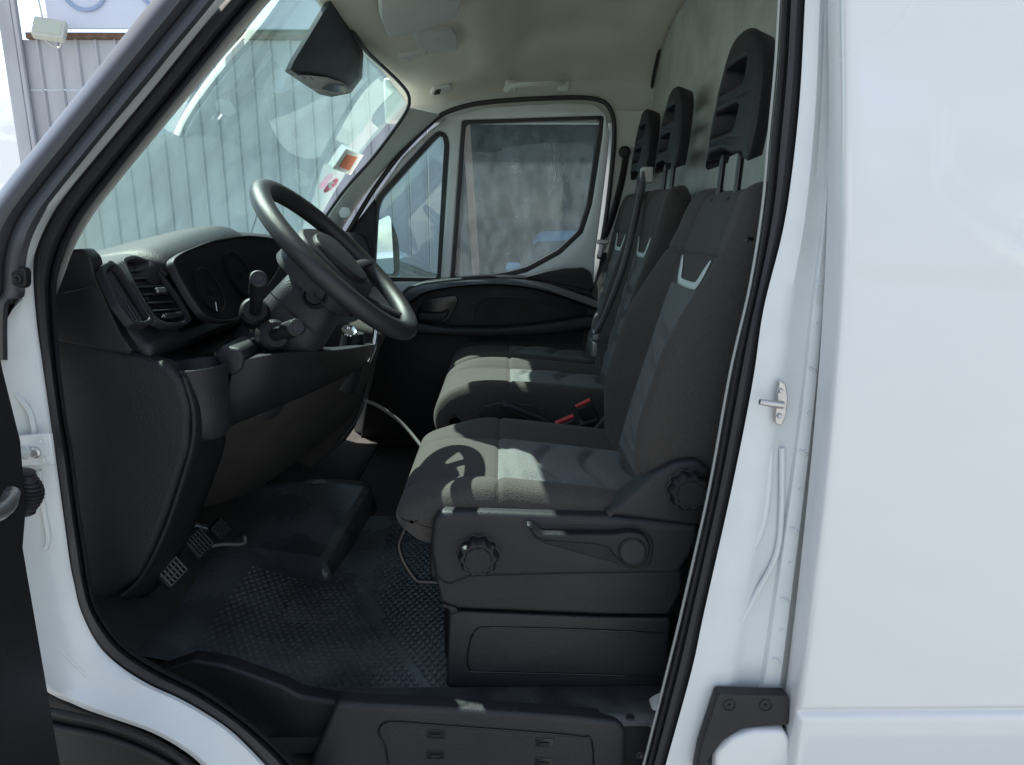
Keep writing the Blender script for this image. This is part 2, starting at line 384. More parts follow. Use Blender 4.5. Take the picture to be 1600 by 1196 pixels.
fl = thing('flood_light', 'pale square floodlight bracketed to the corner of the ribbed metal workshop', 'floodlight', P(78, 45, BY - .35))
LAMP = mat('floodlight_housing', (.55, .55, .48), .5, var=.1); LENS = mat('floodlight_glass', (.5, .53, .42), .15)
Rt = Matrix.Rotation(rad(-28), 3, 'X') @ Matrix.Rotation(rad(14), 3, 'Z')
c = P(78, 47, BY - .35)
a = box('housing', c, (.33, .10, .24), LAMP, fl, .015, Rt); b = box('lens', c + Rt @ Vector((0, -.052, 0)), (.26, .01, .17), LENS, fl, .003, Rt)
d = tube('bracket', [c + Vector((-.1, .04, -.1)), c + Vector((0, .12, -.17)), c + Vector((.1, .04, -.1))], .012, METAL, fl, n=10)
e = tube('cable', [c + Vector((-.12, .1, .1)), c + Vector((-.2, .2, .35)), c + Vector((-.26, .28, .6))], .01, LAMP, fl, n=10)
adopt(fl)

def make_car(name, label, loc, rz, paint, length=4.1, width=1.72, hgt=1.45):
    """root at the ground below the middle; the car points along its local -x"""
    root = thing(name, label, 'car', (0, 0, 0), 'cars parked around the van')
    L = length / 2; h = hgt / 1.45; hw = width / 2
    top = [(-L, .52), (-L + .04, .70), (-L + .35, .84), (-L + .95, .95), (-L + 1.05, .98), (.0, 1.0), (.9, 1.0), (L - .35, 1.0), (L - .06, .92), (L, .6), (L - .02, .32)]
    bot = [(-L, .30)] + [(-L + .1, .24)] * 1
    nst = 40; rows = []
    tp = crv([(x, 0, z * h) for x, z in top[:10]], nst)
    for k in range(nst):
        x = tp[k].x; z1 = tp[k].z; endf = 1 - .22 * abs(x / L) ** 5; wv = hw * endf
        arch = 0
        for wx in (-L + .82, L - .78):
            dd = abs(x - wx)
            if dd < .36: arch = max(arch, math.sqrt(.36 ** 2 - dd ** 2) + .30)
        zb = max(.24, arch)
        ring = [(-wv * .97, zb), (-wv, lerp(zb, z1, .35)), (-wv, lerp(zb, z1, .6)), (-wv * .95, z1 - .05), (-wv * .88, z1), (0, z1 + .04), (wv * .88, z1), (wv * .95, z1 - .05), (wv, lerp(zb, z1, .6)), (wv, lerp(zb, z1, .35)), (wv * .97, zb)]
        rows.append([Vector((x, y, z)) for y, z in ring])
    grid('body', rows, paint, root, smooth=40, closev=True, caps=True)
    A = [(-L + 1.0, .98), (-L + 1.65, 1.38), (-.1, 1.45), (.9, 1.43), (L - .55, 1.30), (L - .1, .98)]
    pr = crv([(x, 0, z * h) for x, z in A], 30); rows = []
    for p in pr:
        q = (p.z / h - .98) / .47; wv = hw * (.93 - .2 * q)
        rows.append([Vector((p.x, -hw * .93, .97 * h)), Vector((p.x, -wv - .01, p.z - .05 * q)), Vector((p.x, -wv * .9, p.z)), Vector((p.x, 0, p.z + .02)), Vector((p.x, wv * .9, p.z)), Vector((p.x, wv + .01, p.z - .05 * q)), Vector((p.x, hw * .93, .97 * h))])
    def mf(i, j):
        x = pr[i].x
        if j in (0, 5): return 1 if (-L + 1.5 < x < -.25 or -.15 < x < .8 or .9 < x < L - .6) else 0
        return 1 if (x < -L + 1.5 or x > L - .5) else 0
    cab = grid('cabin', rows, [paint, CARGL], root, smooth=45, matf=mf)
    for wx in (-L + .82, L - .78):
        for s in (-1, 1):
            wl = lathe('wheel', (wx, s * (hw - .19), .31), (0, s, 0), [(0, .2), (0, .3), (.03, .315), (.15, .315), (.18, .30), (.18, .2)], RUBBER, root, k=28)
            lathe('rim', (wx, s * (hw - .19), .31), (0, s, 0), [(.1, .2), (.165, .198), (.15, .17), (.17, .06), (.175, 0.01)], METAL, wl, k=20)
    for s in (-1, 1):
        box('headlight', (-L + .1, s * (hw - .28), .70 * h), (.16, .34, .14), LAMPG, root, .03)
        box('tail_light', (L - .12, s * (hw - .22), .86 * h), (.12, .16, .3), RED, root, .03)
        box('door_mirror', (-L + 1.35, s * (hw + .06), 1.03 * h), (.14, .18, .13), paint, root, .04)
    box('bumper', (-L + .02, 0, .38), (.12, width * .8, .2), BLACK, root, .04)
    box('number_plate', (-L - .045, 0, .42), (.02, .5, .11), SIGNW, root, .004)
    lathe('aerial', (.3, 0, 1.44 * h), (.4, 0, 1), [(0, .012), (.03, .006), (.38, .004)], RUBBER, root, k=8)
    root.location = loc; root.rotation_euler.z = rz
    return root
CARGL = mat('car_glass', (.05, .07, .08), .05, spec=.8); LAMPG = mat('lamp_glass', (.6, .65, .7), .08)
SKYB = mat('light_blue_paint', (.22, .42, .58), .3, coat=1); BLUE = mat('blue_paint', (.16, .33, .55), .3, coat=1)
c1 = P(690, 400, 5.3)
make_car('parked_car', 'light blue car parked side-on beyond the passenger door mirror', (c1.x - 2.02, 6.2, 0), 0, SKYB, hgt=1.46)
make_car('parked_car', 'blue car parked nose-out in front of the dark bay beyond the dirty side window', (1.05, 9.3, 0), rad(90), BLUE, width=1.75, hgt=1.45)
SILV = mat('silver_paint', (.55, .57, .6), .3, metal=.3, coat=1)
make_car('parked_car', 'silver car parked behind the van, seen in its passenger door mirror', (9.6, 4.5, 0), rad(0), SILV)
# ================================================================== THE VAN
van = thing('delivery_van', 'white panel van with its cab door open, showing the dark dashboard and seats', 'van', (1.0, 1.95, 0))
V_ = van
# --- cargo side panel, right of the door opening
def side_panel():
    edge = crv([(1327, -60, 0), (1325, 0, 0), (1322, 200, 0), (1312, 430, 0), (1296, 640, 0), (1281, 800, 0), (1266, 950, 0), (1250, 1100, 0), (1240, 1200, 0), (1232, 1300, 0)], 90)
    zg = P(1400, 1121, .95).z
    rows = []
    us = [0, .0022, .006, .012, .03, .1, .3, .8, 1.6, 3.2]
    for e in edge:
        p = P(e.x, e.y, .955); row = []
        g = -.0  # crease
        dz = p.z - zg
        gy = .009 * math.exp(-(dz / .006) ** 2) + (.006 if dz < -.004 else 0) * 0 + .004 * sst(.0, -.02, dz)
        bul = .02 * ((p.z - 1.45) / .8) ** 2
        row.append(p + Vector((.001, .05, 0)))
        for u in us:
            row.append(Vector((p.x + u, .955 - .006 + .010 * math.exp(-u / .006) + gy + bul - .004 * math.sin(min(u, 1) * 2.5), p.z)))
        rows.append(row)
    # finer rows round the crease
    extra = []
    return grid('side_panel', rows, WHITE, V_, smooth=60)
def side_panel2():
    zg = P(1400, 1121, .95).z
    zs = sorted(set([P(1300, y, .955).z for y in range(-60, 1320, 20)] + [zg + d * .0025 for d in range(-8, 9)]))
    edge = [P(x, y, .955) for x, y in [(1327, -90), (1325, 0), (1322, 200), (1312, 430), (1296, 640), (1281, 800), (1266, 950), (1250, 1100), (1240, 1200), (1230, 1320)]]
    ed = crv(edge, 200); rows = []
    for z in zs:
        e = min(ed, key=lambda q: abs(q.z - z)); i = ed.index(e)
        j = min(i + 1, 199) if (ed[min(i + 1, 199)].z - z) * (e.z - z) <= 0 else max(i - 1, 0)
        x = e.x if abs(ed[j].z - e.z) < 1e-6 else lerp(e.x, ed[j].x, (z - e.z) / (ed[j].z - e.z))
        dz = z - zg; gy = .007 * math.exp(-(dz / .005) ** 2) - .003 * sst(.0, -.015, dz)
        bul = .03 * ((z - 1.35) / .8) ** 2
        row = [Vector((x + .001, 1.0 + bul, z))]
        for u in [0, .0012, .003, .006, .011, .02, .035, .05] + [.06 + .01 * q for q in range(42)] + [.6, 1.0, 1.6, 2.4, 3.2]:
            rx0 = P(1478, 200, .955).x + .16 * sst(P(0, 230, .955).z, P(0, 420, .955).z, z) ** 1.6; rec = .005 * sst(rx0 - .016, rx0 + .016, x + u) * sst(P(0, 445, .955).z, P(0, 400, .955).z, z)
            row.append(Vector((x + u, rec + .955 + .012 * math.exp(-u / .003) - .006 + gy * sst(0, .01, u) + bul, z)))
        rows.append(row)
    return grid('side_panel', rows, WHITE, V_, smooth=70)
side_panel2()
# --- door-opening seal traces (photo pixels)
SEAL_OUT = [(430, -70), (351, 0), (228, 150), (105, 298), (75, 343), (54, 388), (50, 430), (55, 500), (63, 560), (78, 667), (94, 782), (107, 878), (113, 908), (124, 954), (150, 1006), (185, 1041), (231, 1070), (275, 1090), (321, 1116), (362, 1145), (411, 1194), (450, 1240)]
SEAL_IN = [(480, -70), (404, 0), (280, 150), (160, 298), (118, 360), (92, 425), (88, 470), (93, 555), (104, 650), (115, 710), (126, 800), (137, 870), (145, 925), (162, 966), (202, 1012), (260, 1047), (318, 1076), (376, 1116), (420, 1153), (462, 1193), (500, 1240)]
SEC_SEAL = [(0, .045), (0, .0), (.06, -.012), (.25, -.02), (.5, -.022), (.68, -.012), (.72, -.002), (.76, -.012), (.86, -.02), (.97, -.012), (1, .01), (1, .06)]
# A-side trim
seal = ribbon('door_seal', SEAL_OUT, SEAL_IN, 1.04, SEC_SEAL, RUBBER, V_, n=140)
B_OUT = [(1262, -70), (1258, 0), (1250, 150), (1237, 275), (1222, 367), (1193, 484), (1176, 598), (1144, 761), (1100, 958), (1081, 1047), (1040, 1196), (1015, 1290)]
B_IN = [(1226, -70), (1222, 0), (1216, 103), (1205, 219), (1196, 323), (1176, 449), (1146, 580), (1112, 767), (1069, 958), (1055, 1016), (1010, 1196), (985, 1290)]
SEC_B = [(0, .045), (0, 0), (.1, -.014), (.35, -.02), (.6, -.016), (.66, -.004), (.70, -.004), (.76, -.014), (.9, -.018), (1, -.006), (1, .07)]
ribbon('door_seal', B_OUT, B_IN, 1.04, SEC_B, RUBBER, V_, n=80)
# pale edge strip inside the rear seal
ribbon('pillar_edge_trim', [(x - 1, y) for x, y in B_IN], [(x - 7, y) for x, y in B_IN], 1.06, [(0, 0), (.3, -.004), (.8, -.003), (1, .01), (1, .08)], TRIM, V_, n=60)
# B pillar jamb, white, with its pressed steps
J_OUT = [(1327, -70), (1326, 0), (1323, 200), (1313, 430), (1297, 640), (1282, 800), (1267, 950), (1251, 1100), (1241, 1200), (1233, 1290)]
def jamb():
    sec = [(0, .06), (0, .0), (.12, -.004), (.34, -.004), (.40, .004), (.46, .010), (.62, .010), (.66, .002), (.69, .000), (.80, .000), (.83, .010), (.87, .014), (.97, .014), (1.0, .016)]
    return ribbon('door_jamb', B_OUT, J_OUT, 1.015, sec, JAMB, V_, n=90, smooth=40)
jb = jamb()
# spot-weld notches and dimples on the flange strip
for i, y in enumerate([30, 95, 165, 232, 300, 372, 440, 505, 575, 645, 705, 765, 825, 880, 935, 985, 1030]):
    a = None
    for A_, B_ in ((B_OUT, J_OUT),):
        ca, cb = crv([(q[0], q[1], 0) for q in A_], 200), crv([(q[0], q[1], 0) for q in B_], 200)
        xa = min(ca, key=lambda q: abs(q.y - y)).x; xb = min(cb, key=lambda q: abs(q.y - y)).x
        xx = lerp(xa, xb, .745)
    lathe('spot_weld' if i % 3 else 'flange_tab', P(xx, y, 1.0145), (0, -1, 0), [(-.002, .0032), (0, .0032), (.0008, .0026), (.0002, .0015)], JAMB, V_, k=12)
    if i % 2 == 0 and y > 400:
        q = [(xx - 7, y - 2), (xx + 5, y + 4), (xx + 7, y + 9), (xx - 6, y + 5)]
        plate('flange_notch', q, 1.0122, .004, JAMB, V_, r=2, bev=.0008)
# embossed sweep at the foot of the jamb
def emboss(pts, r, Y):
    return tube('pressed_rib', [P(x, y, Y) for x, y in pts], r, JAMB, V_, n=40, flat=(1, 1))
emboss([(1203, 690), (1200, 760), (1188, 830), (1150, 905), (1118, 980), (1100, 1060), (1088, 1130), (1078, 1200), (1072, 1260)], .0058, 1.0205)
emboss([(1222, 700), (1221, 800), (1212, 870), (1175, 940), (1140, 1010), (1116, 1080)], .0045, 1.0200)
# striker
st = plate('door_striker', [(1218, 594), (1228, 600), (1232, 622), (1229, 650), (1222, 667), (1211, 662), (1213, 630)], 1.0, .006, METAL, V_, r=4, bev=.002)
tube('latch_pin', [P(1222, 633, .99), P(1205, 631, .985), P(1187, 628, .985)], .0052, METAL, st, n=8, rf=lambda t: 1.2 - .35 * t)
for x, y in ((1220, 611), (1218, 650)):
    lathe('screw', P(x, y, .998), (0, -1, 0), [(-.004, .004), (0, .004), (.0015, .003), (.0005, .0015)], METAL, st, k=12)
# --- lower corner bracket and white step fairing
br = plate('corner_bracket', [(1122, 1085), (1233, 1088), (1234, 1134), (1196, 1136), (1160, 1140), (1130, 1158), (1108, 1188), (1098, 1215), (1086, 1215), (1094, 1170)], .985, .02, BLACK2, V_, r=5, bev=.003)
for x in (1140, 1197):
    lathe('screw', P(x, 1103, .984), (0, -1, 0), [(-.004, .011), (0, .011), (.0008, .009), (-.0015, .0075), (-.0015, .003), (.001, .0025)], BLACK, br, k=20)
plate('fairing_gap', [(1108, 1215), (1112, 1180), (1135, 1152), (1165, 1140), (1232, 1138), (1232, 1215)], .995, .02, RUBBER, V_, r=4, bev=.001)
plate('step_fairing', [(1112, 1300), (1118, 1180), (1145, 1155), (1178, 1144), (1226, 1143), (1235, 1158), (1232, 1300)], .978, .03, WHITE, V_, r=10, bev=.006)
# --- front jamb (white), below and left of the seal
FJ_OUT = [(332, -10), (245, 110), (92, 292), (63, 340), (45, 378), (37, 415), (35, 470), (10, 500), (-10, 560), (-10, 700), (-10, 830), (-5, 980), (60, 1070), (118, 1102), (160, 1118), (235, 1144), (290, 1175), (330, 1210), (360, 1240)]
ribbon('door_frame', [(x, y, .985) for x, y in FJ_OUT], [(x + 2, y, 1.02) for x, y in SEAL_OUT], 1.0,
       [(0, .06), (0, .004), (.1, -.003), (.35, 0), (.7, .0), (.93, .0), (1, .004)], JAMB, V_, n=140)
emb2 = tube('pressed_rib', [P(x, y, 1.003) for x, y in [(20, 610), (45, 640), (52, 662), (56, 690)]], .004, JAMB, V_, n=20)
tube('pressed_rib', [P(x, y, 1.008) for x, y in [(62, 735), (68, 790), (76, 840), (72, 858)]], .0035, JAMB, V_, n=20)
tube('pressed_rib', [P(x, y, 1.006) for x, y in [(60, 983), (100, 1020), (170, 1095)]], .003, JAMB, V_, n=20)
tube('pressed_rib', [P(x, y, 1.004) for x, y in [(55, 1062), (100, 1082), (170, 1098), (182, 1100), (260, 1130), (320, 1178), (350, 1215)]], .0045, JAMB, V_, n=30)
# hinge plate
hp = plate('door_hinge', [(22, 682), (78, 678), (84, 727), (24, 729)], .99, .006, METAL, V_, r=3, bev=.0015)
hp.data.materials[0] = JAMB
lathe('hinge_bolt', P(56, 707, .99), (0, -1, 0), [(-.004, .0085), (.004, .0085), (.006, .0065), (.006, .0035), (.003, .003)], METAL, hp, k=18)
for x, y in ((67, 689), (72, 718)):
    lathe('screw', P(x, y, .99), (0, -1, 0), [(-.002, .005), (.0015, .005), (.002, .0035), (.0005, .002)], JAMB, hp, k=14)
tube('hinge_arm', [P(40, 708, .985), P(25, 706, .96), P(8, 704, .93)], .008, JAMB, hp, n=10, flat=(1, 1.3))
# ribbed cable boot between body and door
bo = []
for i in range(45):
    t = i / 44; c = P(lerp(46, 28, t), lerp(775, 770, t), lerp(1.0, .88, t)); bo.append(c)
rows = []
for i, c in enumerate(bo):
    r = .028 + .0028 * math.sin(i * 1.7)
    rows.append([c + Vector((math.cos(a) * r * .35, math.sin(a) * r * .3, math.sin(a) * r)) for a in [j * math.pi / 8 for j in range(16)]])
rows = []
for i in range(60):
    t = i / 59; y = lerp(736, 803, t); cx_ = 38 + 8 * math.sin(t * 3.14); c = P(cx_, y, .965)
    r = (.017 + .0022 * math.sin(i * 1.25)) * (.55 + .45 * math.sin(max(.12, min(.88, t)) * 3.14))
    rows.append([c + Vector((math.cos(a) * r, math.sin(a) * r, -.25 * math.cos(a) * r)) for a in [j * math.pi / 8 for j in range(16)]])
grid('cable_boot', rows, RUBBER, V_, closev=True, caps=True, smooth=70)
# --- black outer trim of the windscreen pillar
TR_L = [(300, -75), (238, 0), (120, 148), (0, 298), (-40, 360), (-60, 450), (-62, 560)]
TR_R = [(392, -75), (337, 0), (214, 148), (94, 296), (62, 342), (45, 382), (38, 420), (38, 464), (14, 476), (12, 563)]
ribbon('pillar_cover', TR_L, TR_R, .975, [(0, .12), (0, .06), (.04, .03), (.12, .008), (.25, -.004), (.45, -.003), (.6, .006), (.64, .010), (.68, .004), (.9, .002), (1, .008), (1, .03)], OUTER, V_, n=80)
cl = plate('trim_clip', [(16, 425), (34, 418), (40, 424), (40, 446), (34, 452), (18, 446)], .968, .012, BLACK, V_, r=4, bev=.002)
lathe('screw', P(28, 436, .967), (0, -1, 0), [(-.002, .006), (.002, .006), (.003, .004), (.001, .002)], BLACK, cl, k=14)
# --- inner pillar trims
ribbon('pillar_trim', [(x - 3, y) for x, y in SEAL_IN[:7]] , [(500, -70), (424, 0), (300, 146), (176, 296), (140, 345), (116, 388), (102, 425)], 1.10,
       [(0, 0), (.2, -.006), (.8, -.008), (1, .0), (1, .05)], TRIM, V_, n=50)
PF_L = [(638, 168, 2.60), (618, 200, 2.62), (580, 250, 2.66), (538, 298, 2.68), (505, 345, 2.70), (490, 375, 2.70)]
PF_R = [(690, 180, 2.78), (626, 238, 2.78), (580, 293, 2.78), (540, 350, 2.78), (520, 385, 2.78), (505, 410, 2.78)]
pt = ribbon('pillar_trim', PF_L, PF_R, 0, [(0, .08), (0, 0), (.12, -.02), (.4, -.028), (.75, -.02), (.96, -.004), (1, .01), (1, .05)], TRIM, V_, n=40)
plate('trim_cap', [(529, 331), (535, 324), (545, 325), (548, 334), (541, 341), (532, 340)], 2.68, .01, TRIM, pt, r=2, bev=.001)
tube('windscreen_gasket', [P(x, y, Y - .004) for x, y, Y in [(515, 0, 1.9), (560, 63, 2.05), (575, 83, 2.15), (600, 106, 2.35), (625, 130, 2.5), (638, 148, 2.57)] + PF_L], .006, RUBBER, V_, n=60)

# --- windscreen
def bulge(Y): t = (Y - 1.95) / .85; return max(0, 1 - t * t)
def wtop(Y): b = bulge(Y); return Vector((-.345 - .06 * b, Y, CAMZ + .39 + .10 * b))
def wbot(Y): b = bulge(Y); return Vector((-.73 - .20 * b, Y, CAMZ - .12))
rows = []
for i in range(31):
    Y = lerp(1.13, 2.74, i / 30); a, b_ = wbot(Y), wtop(Y)
    rows.append([a.lerp(b_, j / 16) + Vector((-.03, 0, .02)) * math.sin(math.pi * j / 16) for j in range(17)])
ws = grid('windscreen', rows, WS, V_, smooth=80)
def onws(px, py, off=.006):
    # nearest hit of the picture ray with the windscreen sheet, found by marching
    d = ray(px, py); best = None
    for k in range(400):
        q = O + d * (1.0 + k * .005)
        t = (q.z - CAMZ + .12) / (.51 + .10 * bulge(q.y)); a, b_ = wbot(q.y), wtop(q.y)
        s = a.lerp(b_, t) + Vector((-.03, 0, .02)) * math.sin(math.pi * max(0, min(1, t)))
        if q.x < s.x: best = q; break
        best = q
    return best - d.normalized() * off
STW = mat('sticker_white', (.75, .77, .76), .5); STO = mat('sticker_orange', (.75, .16, .05), .5); STP = mat('sticker_pink', (.8, .12, .28), .5)
def sticker(pts, m, off, par, nm='sticker'):
    q = [onws(x, y, off) for x, y in pts]; n = (q[1] - q[0]).cross(q[2] - q[0]).normalized() * .0012
    k = len(q); V = q + [p + n for p in q]
    return build(nm, V, [tuple(range(k)), tuple(range(2 * k - 1, k - 1, -1))] + [(i, (i + 1) % k, k + (i + 1) % k, k + i) for i in range(k)], m, par, smooth=0)
s1 = sticker([(541, 233), (568, 243), (548, 274), (520, 264)], STW, .006, ws)
s1['label'] = 'white square sticker'
s2 = sticker([(543, 242), (559, 246), (546, 267), (530, 261)], STO, .010, ws, 'sticker_print')
e_ = [(517 + math.cos(a) * 14 * .80 - math.sin(a) * 5 * .6, 290 - math.cos(a) * 14 * .75 - math.sin(a) * 5 * .75) for a in [i * math.pi / 7 for i in range(14)]]
s3 = sticker(e_, STP, .006, ws); s3['label'] = 'small oval pink sticker'
sticker([(511, 288), (520, 283), (524, 290), (515, 296)], STW, .010, ws, 'sticker_print')

# --- headliner
def lz(X, Y):
    top = .49 + .19 * sst(-.38, .30, X); ed = .375 + .03 * sst(-.3, .4, X); t = min(1, abs(Y - 1.95) / .93)
    return ed + (top - ed) * math.sqrt(max(0, 1 - t ** 4))
rows = []
for i in range(61):
    Y = lerp(1.03, 2.87, i / 60); x0 = wtop(Y).x - .02; row = []
    for j in range(41):
        X = lerp(x0, .575, j / 40); z = lz(X, Y)
        # pressed channels in the felt
        z += .02 * sst(.02, .08, X) * sst(.50, .42, X) * sst(.2, .3, Y - 1.3) * sst(2.72, 2.62, Y)
        z -= .02 * math.exp(-((X + .06) / .05) ** 2) * sst(2.75, 2.6, Y)
        row.append(W(X, Y, z))
    rows.append(row)
grid('headliner', rows, LINER, V_, [('solid', .03, 0)], smooth=70)
# --- partition behind the seats
rows = []
for i in range(45):
    Y = lerp(1.00, 2.92, i / 44); row = []
    for j in range(41):
        Z = lerp(-.95, .80, j / 40)
        x = .565 - .006 * math.cos((Z - .2) * 9) + .02 * math.exp(-((Z - .25) / .22) ** 2) * math.exp(-((Y - 1.8) / .6) ** 2)
        row.append(W(x, Y, Z))
    rows.append(row)
grid('partition_wall', rows, PART, V_, [('solid', .02, 1)], smooth=70)
tube('headliner_edge', [W(.562, Y, lz(.562, Y) - .004) for Y in [1.2 + .1 * i for i in range(16)]] + [W(.56, 2.82, .5), W(.56, 2.85, .42), W(.56, 2.86, .36)], .006, RUBBER, V_, n=60)
for x, y, r in ((1012, 80, 8), (1048, 16, 9)):
    p = PX(x, y, .555); box('rubber_pad', p, (.01, .045, .014), RUBBER, V_, .003)
# outer shell: roof, far side, nose, floor pan
rows = [[W(X, Y, .74 - .10 * abs(Y - 1.95) ** 3 + (.0 if X > -.3 else (X + .3) * .9)) for X in (-.42, -.3, 0, .6, 1.5, 3.4)] for Y in (.98, 1.2, 1.6, 1.95, 2.3, 2.7, 2.92)]
grid('roof_skin', rows, WHITE, V_, [('solid', .02, 1)])
build('far_side_skin', [W(.58, 2.95, -1.1), W(3.4, 2.95, -1.1), W(3.4, 2.95, .72), W(.58, 2.95, .72)], [(0, 1, 2, 3)], WHITE, V_, [('solid', .02)])
rows = []
for i in range(9):
    Y = lerp(1.0, 2.92, i / 8); b = bulge(Y)
    rows.append([W(-.78 - .18 * b, Y, -.14), W(-1.1 - .1 * b, Y, -.22), W(-1.5 - .1 * b, Y, -.42), W(-1.62 - .1 * b, Y, -.7), W(-1.64 - .1 * b, Y, -1.2)])
grid('bonnet', rows, WHITE, V_, [('solid', .01)], smooth=60)

# --- far door: white frame with two glazed openings
DOOR = [(505, 440), (520, 405), (548, 360), (585, 308), (628, 246), (674, 202), (704, 180), (762, 167), (880, 160), (930, 163), (947, 178), (953, 205), (948, 262), (938, 340), (930, 400), (926, 470), (900, 700), (560, 700), (520, 560)]
MAINW = [(722, 188), (944, 181), (941, 215), (925, 320), (911, 364), (876, 397), (825, 425), (790, 434), (704, 441)]
QUART = [(583, 326), (590, 306), (640, 250), (672, 215), (686, 204), (698, 210), (702, 225), (698, 290), (688, 440), (592, 440), (578, 420)]
dr = plate('passenger_door', DOOR, 2.80, .05, JAMB, V_, holes=[MAINW, QUART], bev=.008, r=5)
def offs(pts, d):
    out = []; m = len(pts); cx_ = sum(p[0] for p in pts) / m; cy_ = sum(p[1] for p in pts) / m
    for i in range(m):
        a, b, c = Vector(pts[i - 1]), Vector(pts[i]), Vector(pts[(i + 1) % m])
        n1 = Vector(((b - a).y, -(b - a).x)).normalized(); n2 = Vector(((c - b).y, -(c - b).x)).normalized()
        n = (n1 + n2).normalized()
        if n.dot(b - Vector((cx_, cy_))) < 0: n = -n
        out.append(tuple(b + n * d))
    return out
for H, ins in ((MAINW, 8), (QUART, 8)):
    plate('window_seal', offs(H, 1), 2.805, .03, RUBBER, dr, holes=[offs(H, -ins)], bev=.003, r=7)
plate('window_glass', offs(MAINW, -4), 2.832, .004, SG, dr, bev=0, r=6)
for k_, q_ in enumerate(([(859, 226), (862, 250), (866, 268), (868, 232)], [(866, 226), (870, 262), (866, 285)], [(850, 222), (856, 262), (862, 300)], [(883, 230), (882, 262), (886, 285)])):
    tube('dirt_smear', [P(x, y, 2.8315) for x, y in q_], .0035 if k_ < 2 else .0018, mat('dried_dirt', (.42, .43, .38), .9), dr, n=16, k=6, flat=(1, .3))
plate('quarter_glass', offs(QUART, -4), 2.832, .004, QG, dr, bev=0, r=6)
plate('mirror_sail', [(505, 440), (545, 362), (586, 310), (584, 440)], 2.79, .02, BLACK, dr, r=4)
tube('door_gasket', [P(x, y, 2.775) for x, y in [(526, 392), (548, 356), (582, 300), (624, 243), (672, 194), (702, 174), (762, 160), (880, 153), (934, 156), (954, 172), (960, 205), (956, 262), (947, 340), (936, 405)]], .009, RUBBER, V_, n=80)
box('side_rail', W(.1, 2.86, .43), (1.1, .06, .16), TRIM, V_, .01)
plate('rear_post_trim', [(958, 172), (1040, 172), (1040, 700), (930, 700), (938, 410), (950, 335), (958, 262), (962, 205)], 2.79, .05, TRIM, V_, r=4)
plate('door_post', [(952, 150), (951, 215), (937, 320), (924, 372), (892, 414), (892, 700), (1050, 700), (1050, 150)], 2.872, .03, JAMB, V_, r=4)
# door lining
arm = [(560, 700), (590, 520), (618, 468), (636, 449), (660, 441), (700, 436), (760, 431), (815, 432), (860, 438), (905, 446), (935, 458), (938, 700)]
dl = plate('door_lining', arm, 2.74, .06, BLACK, dr, r=5, bev=.012)
rowsA = [(628, 462), (650, 448), (700, 441), (760, 436), (815, 437), (865, 446), (935, 466)]
rowsB = [(632, 478), (660, 458), (700, 449), (760, 444), (815, 447), (865, 458), (935, 482)]
ribbon('lining_ledge', [(x, y, 2.72) for x, y in rowsA], [(x, y, 2.66) for x, y in rowsB], 0, [(0, .1), (0, .0), (.5, -.012), (1, 0), (1.25, .03), (1.3, .08)], BLACK2, dr, n=40)
plate('lining_corner', [(820, 434), (850, 425), (880, 419), (912, 418), (924, 426), (927, 444), (925, 456), (880, 446)], 2.735, .03, BLACK2, dr, r=5, bev=.005)
plate('armrest', [(618, 500), (700, 513), (780, 513), (860, 505), (935, 492), (935, 512), (860, 524), (760, 528), (660, 524), (616, 515)], 2.66, .08, BLACK2, dr, r=8, bev=.012)
plate('handle_recess', [(652, 482), (668, 467), (712, 461), (716, 470), (704, 500), (690, 508), (650, 504)], 2.728, .02, GLOSS, dr, r=7, bev=.003)
plate('door_handle', [(652, 489), (690, 490), (702, 484), (698, 497), (686, 503), (654, 500)], 2.70, .02, BLACK2, dr, r=5, bev=.005)
plate('door_pocket', [(738, 508), (742, 480), (756, 467), (790, 465), (840, 472), (885, 487), (870, 500), (800, 509)], 2.73, .015, DARK, dr, r=8, bev=.003)
# far door mirror
mr = ribbon('door_mirror', [(585, 342), (584, 380), (586, 420), (592, 440)], [(606, 341), (618, 372), (621, 420), (616, 442)], 3.05, [(0, .05), (0, 0), (.5, -.012), (.8, -.02), (1, -.01), (1.1, .02), (1.1, .12), (0, .14)], BLACK2, dr, n=20)
mc = P(598, 385, 2.965); nrm = Vector((.80, -.60, .03)).normalized(); rx = nrm.cross(Vector((0, 0, 1))).normalized(); uy = rx.cross(nrm)
V = []
for a, b_ in rnd([(-.08, -.125), (.055, -.11), (.06, .10), (-.08, .135)], .03):
    V.append(mc + rx * (a * .70) + uy * b_ * .95)
k = len(V); build('mirror_glass', V + [p - nrm * .003 for p in V], [tuple(range(k)), tuple(range(2 * k - 1, k - 1, -1))] + [(i, (i + 1) % k, k + (i + 1) % k, k + i) for i in range(k)], MIRROR, mr, smooth=0)

# --- things on the headliner
def onroof(px, py, off=.0):
    d = ray(px, py)
    for k in range(700):
        q = O + d * (.8 + k * .004)
        if q.z - CAMZ > lz(q.x, q.y) - .012 or q.y > 2.8: return q - d.normalized() * off
    return q
def roofplate(name, pts, th, m, par, r=5, off=.004, holes=(), bev=.003):
    base = [onroof(*p) for p in rnd(pts, r)]; c = sum(base, Vector()) / len(base); n = Vector()
    for i in range(len(base)): n += (base[i] - c).cross(base[(i + 1) % len(base)] - c)
    n.normalize()
    if n.z > 0: n = -n
    def f(u, v, t):
        d = ray(u, v); q = O + d * ((c - O).dot(n) / d.dot(n)); return q + n * (off + th * (1 - t))
    return solidpoly(name, rnd(pts, r), [], f, th, m, par, bev, unit=F / 1.9)
vis = roofplate('sun_visor', [(585, -40), (587, 5), (600, 36), (612, 38), (660, 26), (706, 8), (720, -40)], .016, TRIM, V_, 8, off=.02, bev=.006)
